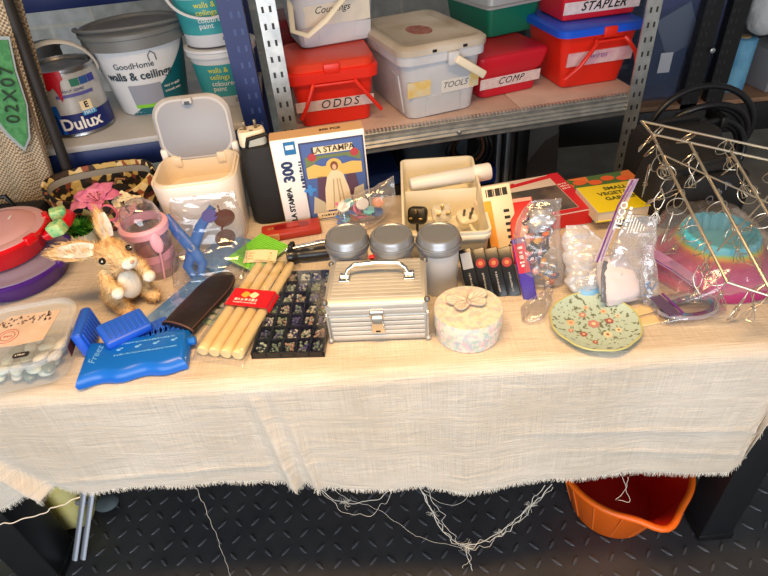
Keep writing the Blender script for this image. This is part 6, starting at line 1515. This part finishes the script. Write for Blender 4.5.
B().box(-.13, .16, 0, .22, 0, .16, .003).out('carton', M('grey_cardboard', (134, 134, 140), .7), t); B().at(T(.0, -.002, .16) @ R(-40, 'X')).box(-.13, .16, -.10, 0, 0, .003).out('flap', M('grey_cardboard', (134, 134, 140), .7), t)
scrib(bpy.data.objects['cardboard_box'], T(.02, -.0006, .07) @ FRONT, .16, 1, .04, M('board_print', (90, 66, 48), .7), 5)
# ---- things below the steel shelf
mrk = T(sl.x, sl.y, 0) @ Matrix.Rotation(srz, 4, 'Z')
def rkp(x, y, z): return mrk @ V((x, y, z))
zlow = .156
def below(px, py, d): # sight line to depth d behind the shelf front
    p = W(px, py, sl.y + d); return p
t = thing('grey_board', 'grey board with dark rounded corner standing under the steel shelf', 'board', m=mrk @ T(.325, .18, zlow) @ R(-8, 'X'))
B().box(-.095, .085, 0, .012, 0, .58, .004).out('board', M('warm_grey_board', (122, 116, 116), .7), t); B().at(T(.085, -.001, .0) @ FRONT).prism([(0, 0), (0, .46), (-.05, .44), (-.12, .36), (-.165, .2), (-.175, 0)], 0, .002).out('dark_corner', M('brown_grey', (84, 74, 70), .7), t)
t = thing('steel_rail', 'pair of pale steel rails standing beside the grey board under the shelf', 'rail', m=mrk @ T(.172, .16, zlow))
for x in (-.02, .012): B().box(x, x + .016, 0, .02, 0, .60, .003).out('rail', M('rail_steel', (150, 158, 166), .35, .7), t)
t = thing('black_post', 'black square post under the steel shelf beside the grey board', 'post', m=mrk @ T(.232, .13, zlow))
B().box(-.02, .02, 0, .03, 0, .60, .003).out('post', BLACK, t); B().box(-.03, .03, -.01, .04, 0, .008, .002).out('foot', BLACK, t)
t = thing('cable_reel', 'black and blue cable coil hanging under the steel shelf', 'cable reel', m=mrk @ T(.06, .16, zlow + .40))
for k in range(4):
    r_ = .075 - .010 * k; B().tube([(r_ * math.cos(a), .012 * k + .006 * math.sin(2*a), .085 + r_ * math.sin(a) - .0) for a in [2*PI*i/36 for i in range(36)]], .009, 8, True).out('cable_loop', (HO, M('orange_brown_cable', (110, 70, 44), .5))[k == 2], t)
B().box(-.06, .10, .0, .06, -.05, .006, .006).out('blue_base', M('blue_tool_plastic', (20, 50, 140), .4), t)
B().box(-.05, .05, .0, .05, -.40, -.05, .006).out('stand', BLACK, t)
t = thing('toolbox', 'black and blue toolbox under the left end of the steel shelf', 'toolbox', m=mrk @ T(-.355, .12, zlow))
B().box(-.17, .17, 0, .24, 0, .42, .012).out('body', M('toolbox_black', (24, 25, 28), .5), t); B().box(-.172, .172, -.002, .242, .42, .47, .012).out('lid', M('toolbox_blue', (24, 60, 130), .45), t); B().tube([(-.06, .12, .465), (-.055, .12, .505), (.055, .12, .505), (.06, .12, .465)], .009, 8).out('handle', BLACK, t)
t = thing('grey_crate', 'pale blue-grey crate in shade under the steel shelf', 'crate', m=mrk @ T(-.03, .335, zlow))
B().loft([(0, .20, .16, .02), (.5, .23, .18, .02), (.5, .215, .165, .02), (.01, .19, .15, .02)]).out('body', M('blue_grey_plastic', (96, 112, 124), .5), t); B().box(-.117, .117, -.095, .095, .49, .505, .003).out('lid', M('blue_grey_plastic', (96, 112, 124), .5), t)
# small connectors near right upright
# ---- orange bucket below the table
c = V((.553, .80, .0075))
t = thing('builders_bucket', 'orange flexible bucket with pouring lip on the floor under the table', 'bucket', c, math.radians(-80)); t.scale = (.86, .86, .90)
ORG = M('bucket_orange', (236, 104, 16), .35)
N_ = 80; an = [2*PI*i/N_ for i in range(N_)]
def br(a, r, z, lip): 
    k = math.exp(-((math.atan2(math.sin(a), math.cos(a))) / .26) ** 2) + math.exp(-((math.atan2(math.sin(a - PI), math.cos(a - PI))) / .26) ** 2)
    return ((r + lip * .030 * k) * math.cos(a), (r + lip * .030 * k) * math.sin(a), z - lip * .010 * k)
RT_, HB_ = .178, .215
b = B(); b.rings([[br(a, r, z, lp_) for a in an] for r, z, lp_ in ((.112, 0, 0), (.118, .004, 0), (RT_ - .012, HB_ - .03, .25), (RT_, HB_ - .004, 1), (RT_ - .001, HB_ - .002, 1))], True, False); b.mat(1).rings([[br(a, r, z, lp_) for a in an] for r, z, lp_ in ((RT_ - .001, HB_ - .002, 1), (RT_ - .018, HB_ - .03, .25), (.114, .008, 0), (.001, .007, 0))], False, True); b.out('body', [ORG, M('bucket_red_inside', (206, 34, 16), .4)], t)
b = B(); b.tube([br(a, RT_ + .002, HB_ + .002, 1) for a in an], .009, 10, True); b.out('rim', ORG, t)
for k in range(7):
    a = PI * (1.02 + .14 * k) + .35; B().tube([br(a, .120, .012, 0), br(a, RT_ - .010, HB_ - .034, .2)], .0018, 6).out('side_rib', M('rib_orange', (232, 120, 50), .4), t)
# ---- yellow carton, straps and grey cloth at lower left
p = W(52, 520, 1.0); fl = G(62, 560, .006)
t = thing('yellow_sack', 'yellow printed sack standing on the floor behind the table leg', 'sack', (-1.035, .915, .0075), math.radians(3))
YS = M('yellow_sack', (222, 204, 110), .55, mix=((232, 222, 150), 12, .4, .6))
B().loft([(0, .30, .10, .03), (.02, .32, .12, .04), (.30, .31, .11, .04), (.40, .29, .03, .012), (.42, .29, .012, .005)]).out('sack_body', YS, t)
text('LIN', .05, INK, t, T(.06, -.0625, .27) @ FRONT @ R(80, 'Z'), bold=.002); scrib(t, T(.105, -.0622, .24) @ FRONT @ R(80, 'Z'), .14, 1, .03, INK, 4); scrib(t, T(-.05, -.0622, .10) @ FRONT, .14, 2, .035, INK, 5)
pA, pB = V((-.885, .775, .02)), W(86, 478, .90)
t = thing('folded_trolley', 'grey metal folding frame leaning on the floor under the left end', 'frame', (pA.x, pA.y, .004))
for dx in (0, .022): B().tube([V((dx, 0, .012)), V((pB.x - pA.x + dx, pB.y - pA.y, pB.z - .004))], .009, 8, flat=.6).out('rail', M('rail_grey', (150, 154, 164), .45, .4), t)
B().at(T(.03, .10, .12)).box(-.02, .03, -.006, .006, -.006, .006, .002).out('hinge', M('rail_grey', (150, 154, 164), .45, .4), t)
p = G(107, 503, .02)
o = thing('grey_rag', 'small grey folded rag on the floor mat under the table', 'rag', (p.x, p.y, .008))
B().ball((0, 0, .016), (.036, .030, .016), 20, 10).out('folds', M('grey_cloth', (96, 108, 114), .9, bump=(30, 1)), o)
